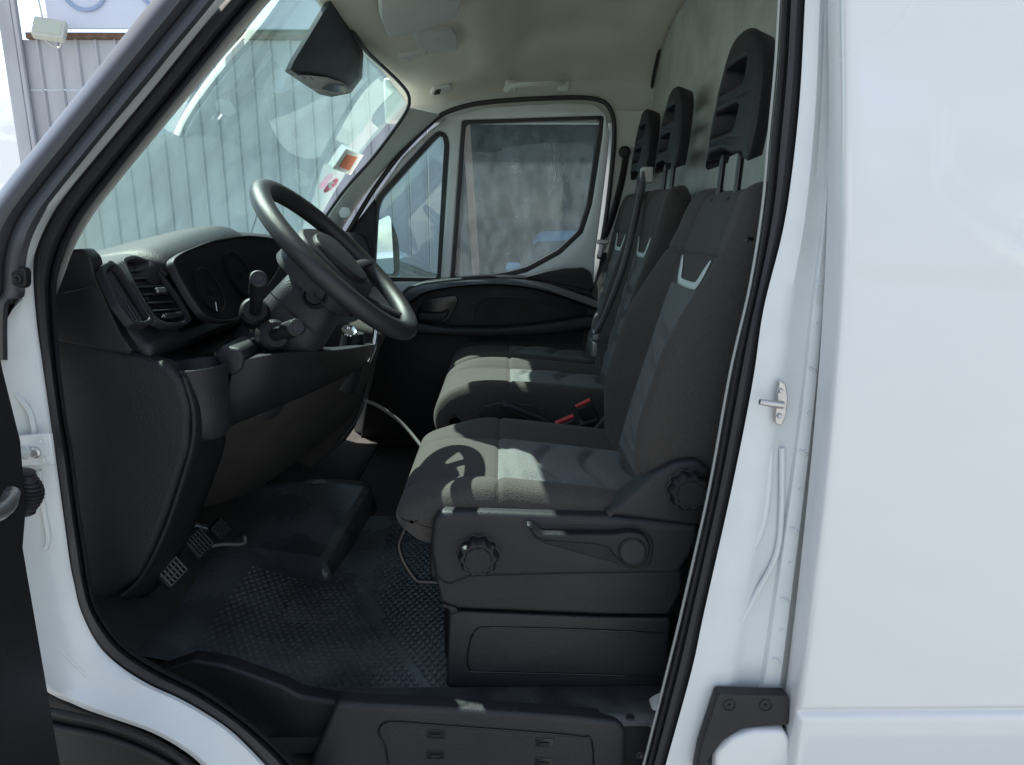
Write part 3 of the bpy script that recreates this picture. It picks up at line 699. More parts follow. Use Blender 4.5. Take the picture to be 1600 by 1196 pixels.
dm = roofplate('dome_light', [(643, 45), (648, 40), (705, 39), (712, 50), (712, 72), (664, 77), (655, 76)], .012, TRIM, V_, 4, off=.004)
lathe('lamp_lens', onroof(677, 57, .02), (.1, -.35, -1), [(-.004, .022), (.003, .022), (.006, .015), (.007, .001)], mat('lamp_lens', (.5, .5, .46), .2), dm)
for x, y in ((699, 55), (703, 66)): box('lamp_switch', onroof(x, y, .022), (.012, .012, .008), TRIM, dm, .002)
hk = roofplate('visor_clip', [(622, 82), (632, 79), (664, 72), (666, 76), (640, 84), (638, 92), (632, 86)], .014, TRIM, V_, 2, off=.004)
ch = roofplate('visor_socket', [(671, 143), (676, 133), (702, 128), (706, 134), (696, 144), (678, 149)], .008, TRIM, V_, 3, off=.004)
roofplate('socket_hole', [(676, 143), (679, 136), (688, 134), (686, 142)], .002, BLACK, ch, 2, off=.0125, bev=.0005)
gh = tube('grab_handle', [P(793, 140, 2.72), P(800, 134, 2.66), P(822, 131, 2.63), P(850, 130, 2.63), P(870, 129, 2.65), P(884, 131, 2.72)], .014, TRIM, V_, n=30, flat=(1, .8), rf=lambda t: 1.1 - .35 * math.sin(math.pi * t))
for x in (799, 881): box('handle_mount', P(x, 134, 2.71), (.045, .06, .035), TRIM, gh, .01)
# camera pod on the windscreen
pod = sum([[p] for p in []], [])
def podpt(px, py, off): return onws(px, py, off)
frit = [(505, 8), (503, -60), (600, -60), (600, 60), (578, 84), (566, 98), (552, 118), (500, 140), (448, 112), (460, 90), (506, 12)]
V = []; Fc = []
ring0 = [(505, 8), (516, -6), (540, 30), (562, 62), (568, 84), (566, 122), (548, 146), (518, 152), (499, 148), (445, 112), (452, 96), (480, 50)]
rows = [[podpt(x, y, .008) for x, y in ring0], [podpt(x, y, .03) for x, y in ring0],
        [podpt(lerp(x, 520, .12), lerp(y, 92, .12), .085) for x, y in ring0], [podpt(lerp(x, 528, .45), lerp(y, 84, .45), .11) for x, y in ring0], [podpt(lerp(x, 530, .95), lerp(y, 84, .95), .115) for x, y in ring0]]
pd = grid('camera_pod', rows, BLACK, V_, [('bevel', .002, 2)], closev=True, caps=True, smooth=30)
lp = [(464, 118), (482, 118), (510, 121), (535, 129), (549, 140), (545, 146), (520, 147), (503, 144)]
q = [podpt(x, y, .119) for x, y in lp]
build('pod_rim', q + [p + ray(500, 130) * .012 for p in q], [tuple(range(8)), tuple(range(15, 7, -1))] + [(i, (i + 1) % 8, 8 + (i + 1) % 8, 8 + i) for i in range(8)], TRIM, pd)
q = [podpt(x, y, .134) for x, y in [(503, 139), (515, 131), (535, 133), (545, 140), (541, 145), (520, 144)]]
build('pod_opening', q + [p + ray(500, 130) * .006 for p in q], [tuple(range(6)), tuple(range(11, 5, -1))] + [(i, (i + 1) % 6, 6 + (i + 1) % 6, 6 + i) for i in range(6)], GLOSS, pd)
for i in range(4): tube('pod_slot', [podpt(474 + i * 11, 120 + i * .8, .121), podpt(479 + i * 11, 125 + i * .8, .121)], .0012, BLACK, pd, k=6)

# ================================================================== dashboard
# cross-sections (X, Z rel. camera) from the windscreen base over the crest, down the face to the knee edge
def dash_row(Y):
    e = sst(1.10, 1.19, Y)                       # rounding at the near end
    far = sst(1.75, 2.1, Y)
    hood = math.exp(-((Y - 1.47) / .24) ** 4)    # cowl over the dials
    x0 = -.95; zt = -.075 + .045 * sst(1.1, 1.7, Y) + .02 * hood - .02 * far
    crest = -.66 + .02 * e + .05 * hood + .10 * far
    lowx = -.575 + .10 * far; lowz = -.225 - .02 * far
    pts = [(x0, zt - .075), (crest - .16, zt - .022), (crest - .05, zt - .003), (crest, zt - .018), (crest + .012, zt - .045)]
    if hood > .5: pts += [(crest - .02, zt - .06), (-.70, -.13), (-.66, -.20), (lowx - .01, lowz + .02)]
    else: pts += [(lerp(crest, lowx, .25), lerp(zt, lowz, .38)), (lerp(crest, lowx, .5), lerp(zt, lowz, .6)), (lerp(crest, lowx, .8), lerp(zt, lowz, .8)), (lowx, lowz + .02)]
    pts += [(lowx - .005, lowz), (lowx - .03, lowz - .014), (lowx - .06, lowz - .02)]
    return crv([(x, 0, z) for x, z in pts], 46)
rows = []
Ys = [1.138, 1.142, 1.148, 1.155] + [1.17 + i * .02 for i in range(84)]
for i, Y in enumerate(Ys):
    r = dash_row(Y); sh = (.012, .003, .001)[i] if i < 3 else 0
    rows.append([W(p.x - sh * 1.5, Y, p.z - sh) for p in r])
dash = grid('dashboard', rows, BLACK2, V_, [('solid', .012, -1)], smooth=60)
# end face of the dashboard, towards the open door
plate('dashboard_end', [(72, 400), (98, 391), (128, 389), (141, 402), (148, 430), (168, 476), (188, 522), (206, 548), (200, 556), (72, 530)], 1.119, .03, BLACK, V_, r=5, bev=.004)
tube('panel_seam', [P(x, y, 1.117) for x, y in [(100, 458), (125, 453), (148, 445)]], .0015, RUBBER, V_, n=10, k=6)
# air vents: surround, dark well, slats
def facepos(px, py, off=0, x0=-.60):
    """point on the sloping dash face near the end: plane through two measured points, facing the rear"""
    a, b_ = W(-.632, 1.2, -.073), W(-.568, 1.2, -.18); n = Vector((.86, -.02, .51)).normalized()
    d = ray(px, py); return O + d * (((a - O).dot(n) / d.dot(n)) - off)
def fplate(name, pts, m, par, off, th, r=5, holes=(), bev=.0015):
    n = Vector((.86, -.02, .51)).normalized()
    return solidpoly(name, rnd(pts, r), [rnd(h, r) for h in holes], lambda u, v, t: facepos(u, v) + n * (off + th * (1 - t)), th, m, par, bev, unit=F / 1.3)
OUTV = [(157, 432), (168, 418), (182, 428), (206, 466), (228, 503), (214, 508), (198, 504), (178, 478)]
INV = [(190, 414), (206, 409), (228, 416), (252, 440), (274, 470), (289, 498), (282, 506), (255, 509), (238, 502), (222, 478), (204, 446)]
def grow(pts, s): cx_ = sum(p[0] for p in pts) / len(pts); cy_ = sum(p[1] for p in pts) / len(pts); return [(cx_ + (p[0] - cx_) * s, cy_ + (p[1] - cy_) * s) for p in pts]
v1 = fplate('air_vent', grow(OUTV, 1.17), BLACK2, V_, -.004, .014, 6, [OUTV]); fplate('vent_well', grow(OUTV, 1.06), GLOSS, v1, -.003, .003, 5)
for i in range(4):
    t = (i + .5) / 4
    a = facepos(lerp(162, 172, t), lerp(432, 424, t), .006); b_ = facepos(lerp(200, 224, t), lerp(502, 503, t), .006)
    tube('slat', [a, b_], .0022, BLACK2, v1, k=6, flat=(1, 1))
v2 = fplate('air_vent', grow(INV, 1.12), BLACK2, V_, -.004, .014, 6, [INV]); fplate('vent_well', grow(INV, 1.04), GLOSS, v2, -.003, .003, 5)
for i, (xa, ya, xb) in enumerate([(200, 424, 232), (207, 436, 243), (214, 449, 253), (222, 461, 262), (230, 474, 270), (237, 486, 278)]):
    tube('slat', [facepos(xa, ya, .006), facepos(xb, ya - 2, .006)], .0026, BLACK2, v2, k=8, flat=(1, .7))
fplate('vent_tab', [(234, 456), (248, 455), (252, 462), (238, 463)], METAL, v2, .010, .004, 1, bev=.0008)
fplate('vent_wheel', [(248, 499), (252, 494), (278, 491), (281, 497), (262, 502)], BLACK2, v2, .004, .006, 2)
fplate('vent_trim', [(247, 497), (250, 495), (252, 501), (249, 502)], CHROME, v2, .010, .002, 1, bev=.0004)
# dial cluster
CL = [(268, 408), (285, 396), (330, 378), (385, 370), (425, 374), (440, 390), (436, 420), (400, 470), (368, 500), (340, 502), (318, 494), (296, 462), (278, 430)]
cn = Vector((.93, -.05, .36)).normalized(); co = P(340, 440, 1.36)
def cpos(px, py): d = ray(px, py); return O + d * ((co - O).dot(cn) / d.dot(cn))
def cplate(name, pts, m, par, off, th, r=8, holes=(), bev=.003):
    return solidpoly(name, rnd(pts, r), [rnd(h, r) for h in holes], lambda u, v, t: cpos(u, v) + cn * (off + th * (1 - t)), th, m, par, bev, unit=F / 1.5)
CLU = mat('cluster_black', (.004, .004, .005), .6, spec=.15)
ic = cplate('instrument_cluster', CL, CLU, V_, -.01, .012, 12)
cplate('cluster_surround', grow(CL, 1.035), BLACK, ic, -.010, .014, 12, [grow(CL, .985)], .003)
NEED = mat('dial_white', (.4, .42, .42), .5)
for x, y, r in ((325, 455, .045), (372, 430, .05)):
    c = cpos(x, y) + cn * .004
    lathe('dial', c, cn, [(-.003, r), (.002, r), (.003, r * .93), (.0005, r * .9), (.0005, .006), (.006, .005), (.006, .001)], CLU, ic, k=32)
tube('pointer', [cpos(328, 476) + cn * .012, cpos(330, 490) + cn * .012], .001, NEED, ic, k=6)
# centre console stack beyond the wheel
plate('centre_console', [(600, 520), (580, 560), (568, 620), (540, 690), (480, 740), (430, 700), (470, 560), (520, 500)], 1.95, .12, DARK, V_, r=8, bev=.02)
# lower dash: knee bolster
rows = []
for Y, xs in [(1.17, 0), (1.3, .0), (1.5, .02), (1.7, .03), (1.9, .05), (2.2, .06), (2.6, .06), (2.78, .05)]:
    pr = [(-.66, -.235), (-.60 + xs, -.245), (-.575 + xs, -.27), (-.60 + xs, -.36), (-.66 + xs, -.46), (-.74, -.52), (-.80, -.56)]
    rows.append([W(p.x, Y, p.z) for p in crv([(x, 0, z) for x, z in pr], 24)])
grid('knee_panel', rows, BLACK, V_, [('solid', .01, -1)], smooth=60)
ribbon('lower_dashboard', [(366, 566, 1.235), (440, 552, 1.27), (520, 548, 1.45), (588, 538, 1.78)], [(345, 672, 1.25), (420, 642, 1.30), (500, 608, 1.48), (578, 568, 1.78)], 0,
       [(-.1, .1), (0, 0), (.5, -.01), (.9, 0), (1, .02), (1, .12)], BLACK, V_, n=40)
ribbon('knee_cover', [(330, 664, 1.28), (420, 636, 1.34), (500, 602, 1.52), (580, 562, 1.82)], [(296, 800, 1.48), (390, 770, 1.62), (470, 715, 1.78), (566, 640, 1.98)], 0,
       [(0, 0), (.3, .01), (.7, .01), (1, .03), (1, .1)], DARK, V_, n=40)
# cup holder shelf
cupc = W(-.530, 1.20, 0)
n_ = 40; out = []; rows = []
def cupring(rx_, ry_, z, dx=0, dy=0): return [W(cupc.x + dx + math.cos(a) * rx_, cupc.y + dy + math.sin(a) * ry_, z) for a in [i * 2 * math.pi / n_ for i in range(n_)]]
cup = grid('cup_holder', [cupring(.026, .034, -.375, .01), cupring(.034, .046, -.365, .008), cupring(.040, .052, -.33, .004), cupring(.045, .060, -.27), cupring(.047, .063, -.255), cupring(.0475, .0635, -.249), cupring(.044, .060, -.246), cupring(.040, .055, -.249), cupring(.037, .050, -.29), cupring(.03, .042, -.345), cupring(.005, .005, -.345)], BLACK2, V_, closev=True, smooth=60)
shelf = plate('cup_shelf', [(330, 556), (345, 540), (374, 545), (381, 556), (378, 578), (362, 590), (348, 582)], 1.23, .17, BLACK2, V_, r=6, bev=.008)
plate('shelf_support', [(340, 580), (366, 588), (362, 640), (348, 668), (300, 660), (312, 600)], 1.27, .1, BLACK, V_, r=6, bev=.006)
# near side footwell trim
KP = [(70, 515), (103, 519), (180, 545), (262, 570), (284, 596), (296, 640), (294, 700), (262, 800), (238, 860), (215, 905), (165, 940), (130, 930), (105, 800), (84, 640)]
plate('footwell_trim', KP, 1.125, .03, BLACK, V_, r=8, bev=.012)
rows = []
c1_ = [(284, 585), (300, 640), (298, 700), (268, 800), (244, 860), (215, 912), (190, 935)]
rowsq = []
for k_, (dx, Y) in enumerate([(0, 1.13), (6, 1.135), (14, 1.15), (30, 1.20), (44, 1.26), (60, 1.36)]):
    rowsq.append([P(p.x + dx * (.6 + .4 * (1 - i / 29)), p.y, Y) for i, p in enumerate(crv([(x, y, 0) for x, y in c1_], 30))])
grid('footwell_trim', rowsq, BLACK, V_, [('solid', .008, -1)], smooth=70)
tube('panel_seam', [P(x, y, Y) for x, y, Y in [(304, 664, 1.185), (296, 720, 1.19), (276, 800, 1.19), (254, 860, 1.19), (236, 905, 1.19)]], .0012, GLOSS, V_, n=20, k=6)
# firewall and footwell lining, carpeted tunnel
rows = []
for Y in (1.10, 1.3, 1.6, 1.9, 2.3, 2.84):
    rows.append([W(p.x, Y, p.z) for p in crv([(-.95, 0, -.1), (-.93, 0, -.4), (-.88, 0, -.62), (-.76, 0, -.79), (-.62, 0, -.875), (-.5, 0, -.882)], 24)])
grid('firewall_lining', rows, DARK, V_, [('solid', .01, -1)], smooth=70)
ta = [PZ(306, 852, -.835), PZ(400, 858, -.83), PZ(460, 866, -.825), PZ(500, 873, -.825)]
tb = [PZ(380, 762, -.76), PZ(440, 754, -.76), PZ(520, 752, -.78), PZ(572, 755, -.80)]
rows = []
A_, B_ = crv(ta, 20), crv(tb, 20)
for k_ in range(12): rows.append([a.lerp(b_, k_ / 11) for a, b_ in zip(A_, B_)])
rows = [[Vector((p.x + .015, p.y - .03, CAMZ - .885)) for p in rows[0]], [Vector((p.x + .004, p.y - .006, p.z - .01)) for p in rows[0]]] + rows
rows = [r + [r[-1] + Vector((.012, 0, -.012)), Vector((r[-1].x + .025, r[-1].y, CAMZ - .885))] for r in rows]
grid('footwell_ramp', rows, MAT, V_, [('solid', .006)], smooth=28)

# ================================================================== steering
WC = P(530, 408, 1.41); ax = Vector((.72, 0, .69)).normalized(); wy = Vector((0, 1, 0)); wu = wy.cross(ax).normalized()   # wu: down-rearward / up-forward axis
if wu.z < 0: wu = -wu
R_ = .188
rim_pts = [WC + wy * (math.cos(a) * R_) + wu * (math.sin(a) * R_) for a in [i * 2 * math.pi / 64 for i in range(64)]]
WHL = mat('wheel_rim_vinyl', (.022, .023, .025), .42, bump=.4, bscale=700, var=.1)
sw = tube('steering_wheel', rim_pts, .0202, WHL, V_, k=18, closed=True, flat=(1.0, .92))
def wloc(a, b_, c): return WC + wy * a + wu * b_ + ax * c
HS = 1.14
hub = [(-.085, .055), (-.04, .078), (.04, .078), (.085, .055), (.088, 0), (.06, -.055), (.03, -.075), (-.03, -.075), (-.06, -.055), (-.088, 0)]
solidpoly('hub', rnd(hub, .02), [], lambda u, v, t: wloc(HS * u * (1 if t else .9), HS * v * (1 if t else .9), .004 - .07 * t), .06, BLACK2, sw, .010)
solidpoly('airbag_cover', rnd([(p[0] * .72, p[1] * .72) for p in hub], .014), [], lambda u, v, t: wloc(HS * u, HS * v, .013 - .012 * t), .01, BLACK, sw, .004)
for s in (-1, 1):
    tube('spoke', [wloc(s * .07, .0, -.03), wloc(s * .12, -.01, -.02), wloc(s * .18, -.02, 0)], .017, BLACK2, sw, n=10, flat=(1.3, .6))
    tube('spoke', [wloc(s * .03, -.06, -.03), wloc(s * .05, -.11, -.02), wloc(s * .07, -.172, 0)], .012, BLACK2, sw, n=10, flat=(1.3, .6))
    solidpoly('button_pad', rnd([(s * .075, .03), (s * .11, .02), (s * .11, -.02), (s * .075, -.03)], .01), [], lambda u, v, t: wloc(u, v, -.008 - .01 * t), .01, GLOSS, sw, .002)
box('hub_label', wloc(0, .078, .0), (.002, .022, .012), NEED, sw, .0005, Matrix((ax, wy, wu)).transposed())
# column shroud
cs = []
for k_, (d_, rw, rh) in enumerate([(-.03, .035, .035), (-.045, .062, .058), (-.09, .070, .066), (-.15, .076, .074), (-.21, .080, .080), (-.28, .080, .085)]):
    c = WC + ax * d_ + Vector((0, 0, -.012 * k_)); u2 = wu
    cs.append([c + wy * (rw * math.copysign(abs(math.cos(a)) ** .6, math.cos(a))) + u2 * (rh * math.copysign(abs(math.sin(a)) ** .6, math.sin(a))) for a in [i * 2 * math.pi / 28 for i in range(28)]])
cm = grid('column_shroud', cs, BLACK2, V_, closev=True, caps=True, smooth=60)
tube('shroud_seam', [p + Vector((0, -.001, 0)) for p in [P(418, 452, 1.332), P(440, 475, 1.332), P(468, 500, 1.335), P(500, 528, 1.34)]], .0012, GLOSS, cm, n=20, k=6)
def stalk(p0, p1, r):
    s = tube('stalk', [p0, p0.lerp(p1, .5), p1], r, BLACK, V_, n=14, k=16, rf=lambda t: .85 + .25 * sst(.55, .62, t))
    d = (p1 - p0).normalized()
    lathe('stalk_end', p1, d, [(-.004, r * 1.08), (.002, r * 1.08), (.004, r * .9), (.0025, r * .85), (.0025, r * .55), (.0035, r * .5), (.0035, .0005)], BLACK2, s, k=24)
    lathe('stalk_collar', p0, d, [(-.02, r * 2.1), (.006, r * 2.0), (.012, r * 1.6), (.012, r * 1.0)], BLACK, s, k=24)
    return s
stalk(P(398, 488, 1.33), P(404, 436, 1.19), .0135)
s_ = stalk(P(428, 524, 1.30), P(463, 512, 1.20), .0145)
lathe('ignition_barrel', P(492, 462, 1.33), (.2, -1, .2), [(-.02, .024), (.006, .024), (.01, .02), (.004, .016), (.004, .001)], BLACK, V_)
tube('ignition_key', [P(490, 460, 1.315), P(500, 470, 1.30), P(508, 478, 1.30)], .0022, BLACK2, V_, k=6)
# chrome-ringed gear knob and lever on the console
gk = tube('gear_lever', [P(588, 510, 1.80), P(584, 540, 1.78), P(574, 566, 1.76)], .008, CHROME, V_, n=10)
tube('lever_boot', [P(552, 520, 1.75), P(548, 560, 1.75), P(530, 600, 1.75)], .045, BLACK, gk, n=12, rf=lambda t: .6 + .5 * t)
lathe('chrome_ring', P(545, 518, 1.72), (.3, -.5, .8), [(-.003, .018), (.002, .02), (.004, .018), (.002, .014), (-.002, .014)], CHROME, gk)
tube('lower_console_edge', [P(575, 600, 1.9), P(560, 650, 1.88), P(530, 690, 1.86)], .005, BLACK2, V_, n=12)
# pedals
def pedal(name, px, py, Y, s, grid_=True, m=METAL):
    n = Vector((.80, -.12, .58)).normalized(); c = P(px, py, Y); u = Vector((0, 1, 0)) - n * n.y; u.normalize(); v = n.cross(u).normalized()
    if v.z < 0: v = -v
    pb = solidpoly(name, rnd([(-.034 * s, -.026 * s), (.034 * s, -.030 * s), (.032 * s, .030 * s), (-.030 * s, .028 * s)], .008), [], lambda a, b_, t: c + u * a + v * b_ - n * (.010 * t), .01, BLACK, V_, .003)
    for i in range(6):
        a = lerp(-.028, .028, i / 5) * s; tube('tread_rib', [c + u * a - v * (.022 * s) + n * .001, c + u * a + v * (.022 * s) + n * .001], .0017, m, pb, k=6)
    for i in range(5):
        b_ = lerp(-.022, .022, i / 4) * s; tube('tread_rib', [c - u * (.030 * s) + v * b_ + n * .0015, c + u * (.030 * s) + v * b_ + n * .0015], .0015, m, pb, k=6)
    tube('pedal_arm', [c - n * .008, c - n * .06 + v * .06, c - n * .14 + v * .22], .007, METAL if grid_ else BLACK, pb, n=12)
    return pb
PEDM = mat('worn_pedal_rubber', (.11, .105, .10), .6)
pedal('clutch_pedal', 268, 890, 1.27, 1.0, m=PEDM); pedal('brake_pedal', 312, 848, 1.42, 1.0, m=mat('pedal_rubber', (.05, .05, .05), .6))
pedal('accelerator_pedal', 345, 826, 1.58, .8, m=mat('dark_pedal_rubber', (.035, .035, .035), .6))
tube('pedal_linkage', [P(325, 856, 1.44), P(345, 851, 1.45), P(380, 850, 1.46), P(382, 838, 1.46)], .004, PEDM, V_, n=14)

# ================================================================== floor
FZ = -.88
fl_ = build('floor_pan', [W(-.9, 1.11, FZ - .05), W(.6, 1.11, FZ - .05), W(.6, 2.9, FZ - .05), W(-.9, 2.9, FZ - .05)], [(0, 1, 2, 3)], DARK, V_, [('solid', .03, -1)], smooth=0)
mt = thing('floor_mat', 'black rubber floor mat with round studs and dusty edges in the driver footwell', 'floor mat', W(-.1, 1.4, FZ))
def gp(px, py, Z=FZ): return PZ(px, py, Z)
def mz(x, y):      # gentle rumple of the mat; rises at the footwell front
    return .004 * math.sin(x * 17 + y * 5) * math.sin(y * 13) + .06 * sst(-.47, -.72, x) + .012 * sst(.02, .12, x) * 0
MO = [gp(x, y) for x, y in [(200, 945), (300, 1008), (375, 1050), (432, 1090), (445, 1072), (470, 1064), (560, 1075), (700, 1090), (900, 1100)]]
nx, ny = 60, 40; rows = []
for i in range(nx + 1):
    X = lerp(-.72, .06, i / nx); ylo = 1.165 if X > -.34 else lerp(1.165, 1.20, sst(-.34, -.58, X)); row = []
    for j in range(ny + 1):
        Y = lerp(ylo, 1.98, j / ny); row.append(W(X, Y, FZ + .004 + mz(X, Y)))
    rows.append(row)
grid('mat_sheet', rows, MAT, mt, smooth=70)
bm = bmesh.new(); rr = random.Random(3)
def stud(x, y, r, h):
    k = 8; b0 = [bm.verts.new(W(x + math.cos(a) * r, y + math.sin(a) * r, FZ + .003 + mz(x, y))) for a in [i * 2 * math.pi / k for i in range(k)]]
    b1 = [bm.verts.new(W(x + math.cos(a) * r * .8, y + math.sin(a) * r * .8, FZ + .004 + h + mz(x, y))) for a in [i * 2 * math.pi / k for i in range(k)]]
    for i in range(k): bm.faces.new((b0[i], b0[(i + 1) % k], b1[(i + 1) % k], b1[i]))
    bm.faces.new(b1)
i = 0; y = 1.19
while y < 1.92:
    x = -.62 + (.0083 if i % 2 else 0)
    while x < -.02:
        dead = (x > -.10 and y < 1.42) or abs((x + .30) + (y - 1.45) * .55) < .012 or (x < -.33 and y > 1.60)
        if not dead: stud(x, y, .0060, .0042)
        x += .0166
    y += .0144; i += 1
me = bpy.data.meshes.new('stud'); bm.to_mesh(me); bm.free()
so = link('stud', me, MAT, mt, smooth=40); so['kind'] = 'stuff'
adopt(mt)
# sill plate with screws
SP = mat('scuffed_sill_plastic', (.024, .027, .03), .5, bump=.7, bscale=120, var=.6, vscale=16, col2=(.055, .06, .064), rvar=.12)
SY0, SY1 = 1.085, 1.20
rows = []
for i in range(61):
    X = lerp(-.37, .40, i / 60); y0 = lerp(1.14, 1.085, sst(-.32, -.26, X)) ; 
    rows.append([W(X, y0 - .002, FZ - .20 if False else FZ - .006), W(X, y0, FZ + .006), W(X, y0 + .012, FZ + .012), W(X, SY1 - .03, FZ + .012), W(X, SY1 - .022, FZ + .006)])
sill = grid('sill_plate', rows, SP, V_, smooth=60)
for x, y in ((463, 1074), (638, 1099), (808, 1112), (985, 1121), (1000, 1180)):
    p = gp(x, y, FZ + .013) if y < 1150 else P(x, y, 1.05)
    lathe('screw', p, (0, 0, 1) if y < 1150 else (0, -1, 0), [(-.002, .0075), (.001, .0075), (.0025, .006), (.0015, .003), (.0005, .001)], BLACK2, sill, k=16)
plate('sill_corner_panel', [(955, 1128), (1060, 1136), (1060, 1300), (955, 1300)], 1.10, .03, BLACK, V_, r=5)
def zed(Y, x0, y0): return P(x0, y0, Y)
riser = [(524, 1098), (560, 1101), (700, 1108), (900, 1122), (968, 1130), (978, 1142), (975, 1300), (440, 1300), (490, 1180), (512, 1130)]
step_o = plate('step_riser', riser, 1.075, .03, BLACK2, V_, r=12, bev=.008)
tube('riser_groove', [P(x, y, 1.073) for x, y in [(612, 1290), (604, 1180), (592, 1150), (594, 1135), (612, 1129), (700, 1135), (860, 1147), (910, 1153), (926, 1165), (930, 1290)]], .0014, GLOSS, step_o, n=70, k=6)
for x, y in ((681, 1148), (680, 1180), (851, 1161), (850, 1192)):
    plate('latch_slot', [(x - 14, y - 7), (x + 14, y - 6), (x + 14, y + 7), (x - 14, y + 6)], 1.0735, .004, GLOSS, step_o, r=2, bev=.0006)
    plate('latch_tab', [(x - 8, y + 1), (x + 8, y + 1), (x + 7, y + 5), (x - 7, y + 5)], 1.071, .004, BLACK, step_o, r=2, bev=.0006)
plate('step_side', [(440, 1072), (470, 1088), (545, 1100), (545, 1300), (380, 1300), (300, 1150), (220, 1060), (300, 1032), (350, 1040)], 1.115, .03, BLACK, V_, r=6, bev=.006)
build('step_tread', [W(-.5, .99, -1.16), W(.4, .99, -1.16), W(.4, 1.09, -1.16), W(-.5, 1.09, -1.16)], [(0, 1, 2, 3)], BLACK, V_, [('solid', .03)], smooth=0)
plate('sill_end_cover', [(1040, 1098), (1020, 1108), (1010, 1130), (1012, 1200), (1050, 1300), (1060, 1100)], 1.10, .03, TRIM, V_, r=8, bev=.006)
# wheel arch liner, tyre below the open door
plate('arch_liner', [(-40, 1000), (60, 1075), (118, 1105), (165, 1122), (235, 1150), (290, 1182), (345, 1230), (400, 1400), (-60, 1400)], 1.05, .03, BLACK, V_, r=6)
for k_, (r, Y, z) in enumerate(((0, 1.03, 0), (1, 1.045, 0))):
    tube('liner_lip', [P(x, y + k_ * 22, Y) for x, y in [(40, 1105), (110, 1118), (180, 1135), (250, 1165), (300, 1200), (330, 1240)]], .006, BLACK2, V_, n=30)
lathe('liner_clip', P(280, 1181, 1.048), (0, -1, 0), [(-.002, .008), (.002, .008), (.003, .005), (.001, .002)], BLACK2, V_)
tyc = P(60, 1420, 1.15)
lathe('tyre', tyc + Vector((-.05, -.08, -.05)), (0, 1, 0), [(0, .2), (0, .31), (.02, .335), (.18, .335), (.2, .31), (.2, .2)], RUBBER, V_, k=48)
# open cab door on the left: lining seen edge-on
hx = P(4, 700, .93).x
od = []
prof = [(-.30, -1.06), (-.28, -.70), (-.28, -.35), (-.28, -.1)]
rows = []
def doorx(Z, t): return hx + .012 - .10 * t - (.012 if Z < -.45 else 0) + .01 * math.exp(-((Z + .30) / .08) ** 2)
for Z in [-1.12, -1.08, -1.0, -.85, -.7, -.55, -.50, -.46, -.40, -.3, -.2, -.1, -.03]:
    rows.append([W(doorx(Z, t) - (.03 if Y == .95 else 0), Y, Z) for Y, t in ((.95, 0), (.935, 0), (.90, .05), (.8, .15), (.6, .35), (.3, .6), (0.0, .9), (-.2, 1.0))])
odr = grid('driver_door', rows, BLACK, V_, [('solid', .07, -1)], smooth=50)
tube('door_pull', [P(18, 772, .86), P(12, 788, .80), P(0, 800, .76), P(-20, 805, .7)], .010, METAL, odr, n=12)

# ================================================================== seats
def pad(name, path, mats, parent, ns=70, nu=61, t=.10, bol=.05, split=.52, quilt=0, q0=.25, q1=.9, rb=None, wf=None, endr=.035, wob=0, bolf=None, seams=(), taper=False):
    """upholstered pad swept along path: list of (X, Z); frames stay in the XZ plane, width runs along Y.
    returns object and surf(s, u, off)"""
    yc, hw = path['y'], path['w']; C = crv([(x, 0, z) for x, z in path['p']], ns); flip = path.get('flip', 1)
    Tn = [(C[min(i + 1, ns - 1)] - C[max(i - 1, 0)]).normalized() for i in range(ns)]
    Nn = [Vector((-T.z, 0, T.x)) * flip for T in Tn]
    L = sum((C[i + 1] - C[i]).length for i in range(ns - 1))
    def h(s, u):
        au = abs(u); b = bol * (bolf(s) if bolf else 1)
        v = b * sst(split - .08, .86, au)
        e = max(0, (au - .84) / .16); v -= .035 * (1 - math.sqrt(max(0, 1 - e * e)))
        v -= .005 * math.exp(-((au - split) / .022) ** 2)
        for sm in seams: v -= .005 * math.exp(-((s - sm) / .007) ** 2)
        if quilt and au < split and q0 < s < q1:
            ph = (s + .07 * math.cos(u * 3.0)) * quilt; f = ph % 1
            v += (.009 - .015 * math.exp(-(min(f, 1 - f) / .13) ** 2)) * sst(split, split - .14, au) * sst(q0, q0 + .05, s) * sst(q1, q1 - .05, s)
        v += wob * math.sin(s * 9 + u * 3) * .5
        return v
    def endf(s):
        d = min(s, 1 - s) * L
        if d >= endr: return 0
        return endr * (1 - math.sqrt(max(0, 1 - ((endr - d) / endr) ** 2)))
    def surf(s, u, off=0):
        f = s * (ns - 1); i = min(ns - 2, int(f)); c = C[i].lerp(C[i + 1], f - i); n = Nn[i].lerp(Nn[i + 1], f - i).normalized()
        wv = hw * (wf(s) if wf else 1); q = n * (h(s, u) - endf(s) + off) + c
        return Vector((q.x, yc + wv * u, q.z + CAMZ))
    rows = []
    for i in range(ns):
        s = i / (ns - 1); wv = hw * (wf(s) if wf else 1); ef = endf(s)
        row = [surf(s, lerp(-1, 1, j / (nu - 1))) for j in range(nu)]
        c, n = C[i], Nn[i]
        for u, hh in ((1.0, -.05), (1.0, -.6), (.97, -.9), (.90, -1), (.3, -1), (-.3, -1), (-.90, -1), (-.97, -.9), (-1, -.6), (-1, -.05)):
            tt = t * (.10 + .90 * sst(0.05, .45, s)) if taper else t; q = c + n * ((hh * tt) + (ef * .6 if hh < -.5 else -.03)); row.append(Vector((q.x, yc + wv * u, q.z + CAMZ)))
        rows.append(row)
    def mf(i, j):
        if j >= nu - 1: return 0
        u = lerp(-1, 1, (j + .5) / (nu - 1)); return 1 if abs(u) < split and q0 - .02 < i / ns < q1 + .04 else 0
    return grid(name, rows, mats, parent, closev=True, caps=True, smooth=55, matf=mf), surf
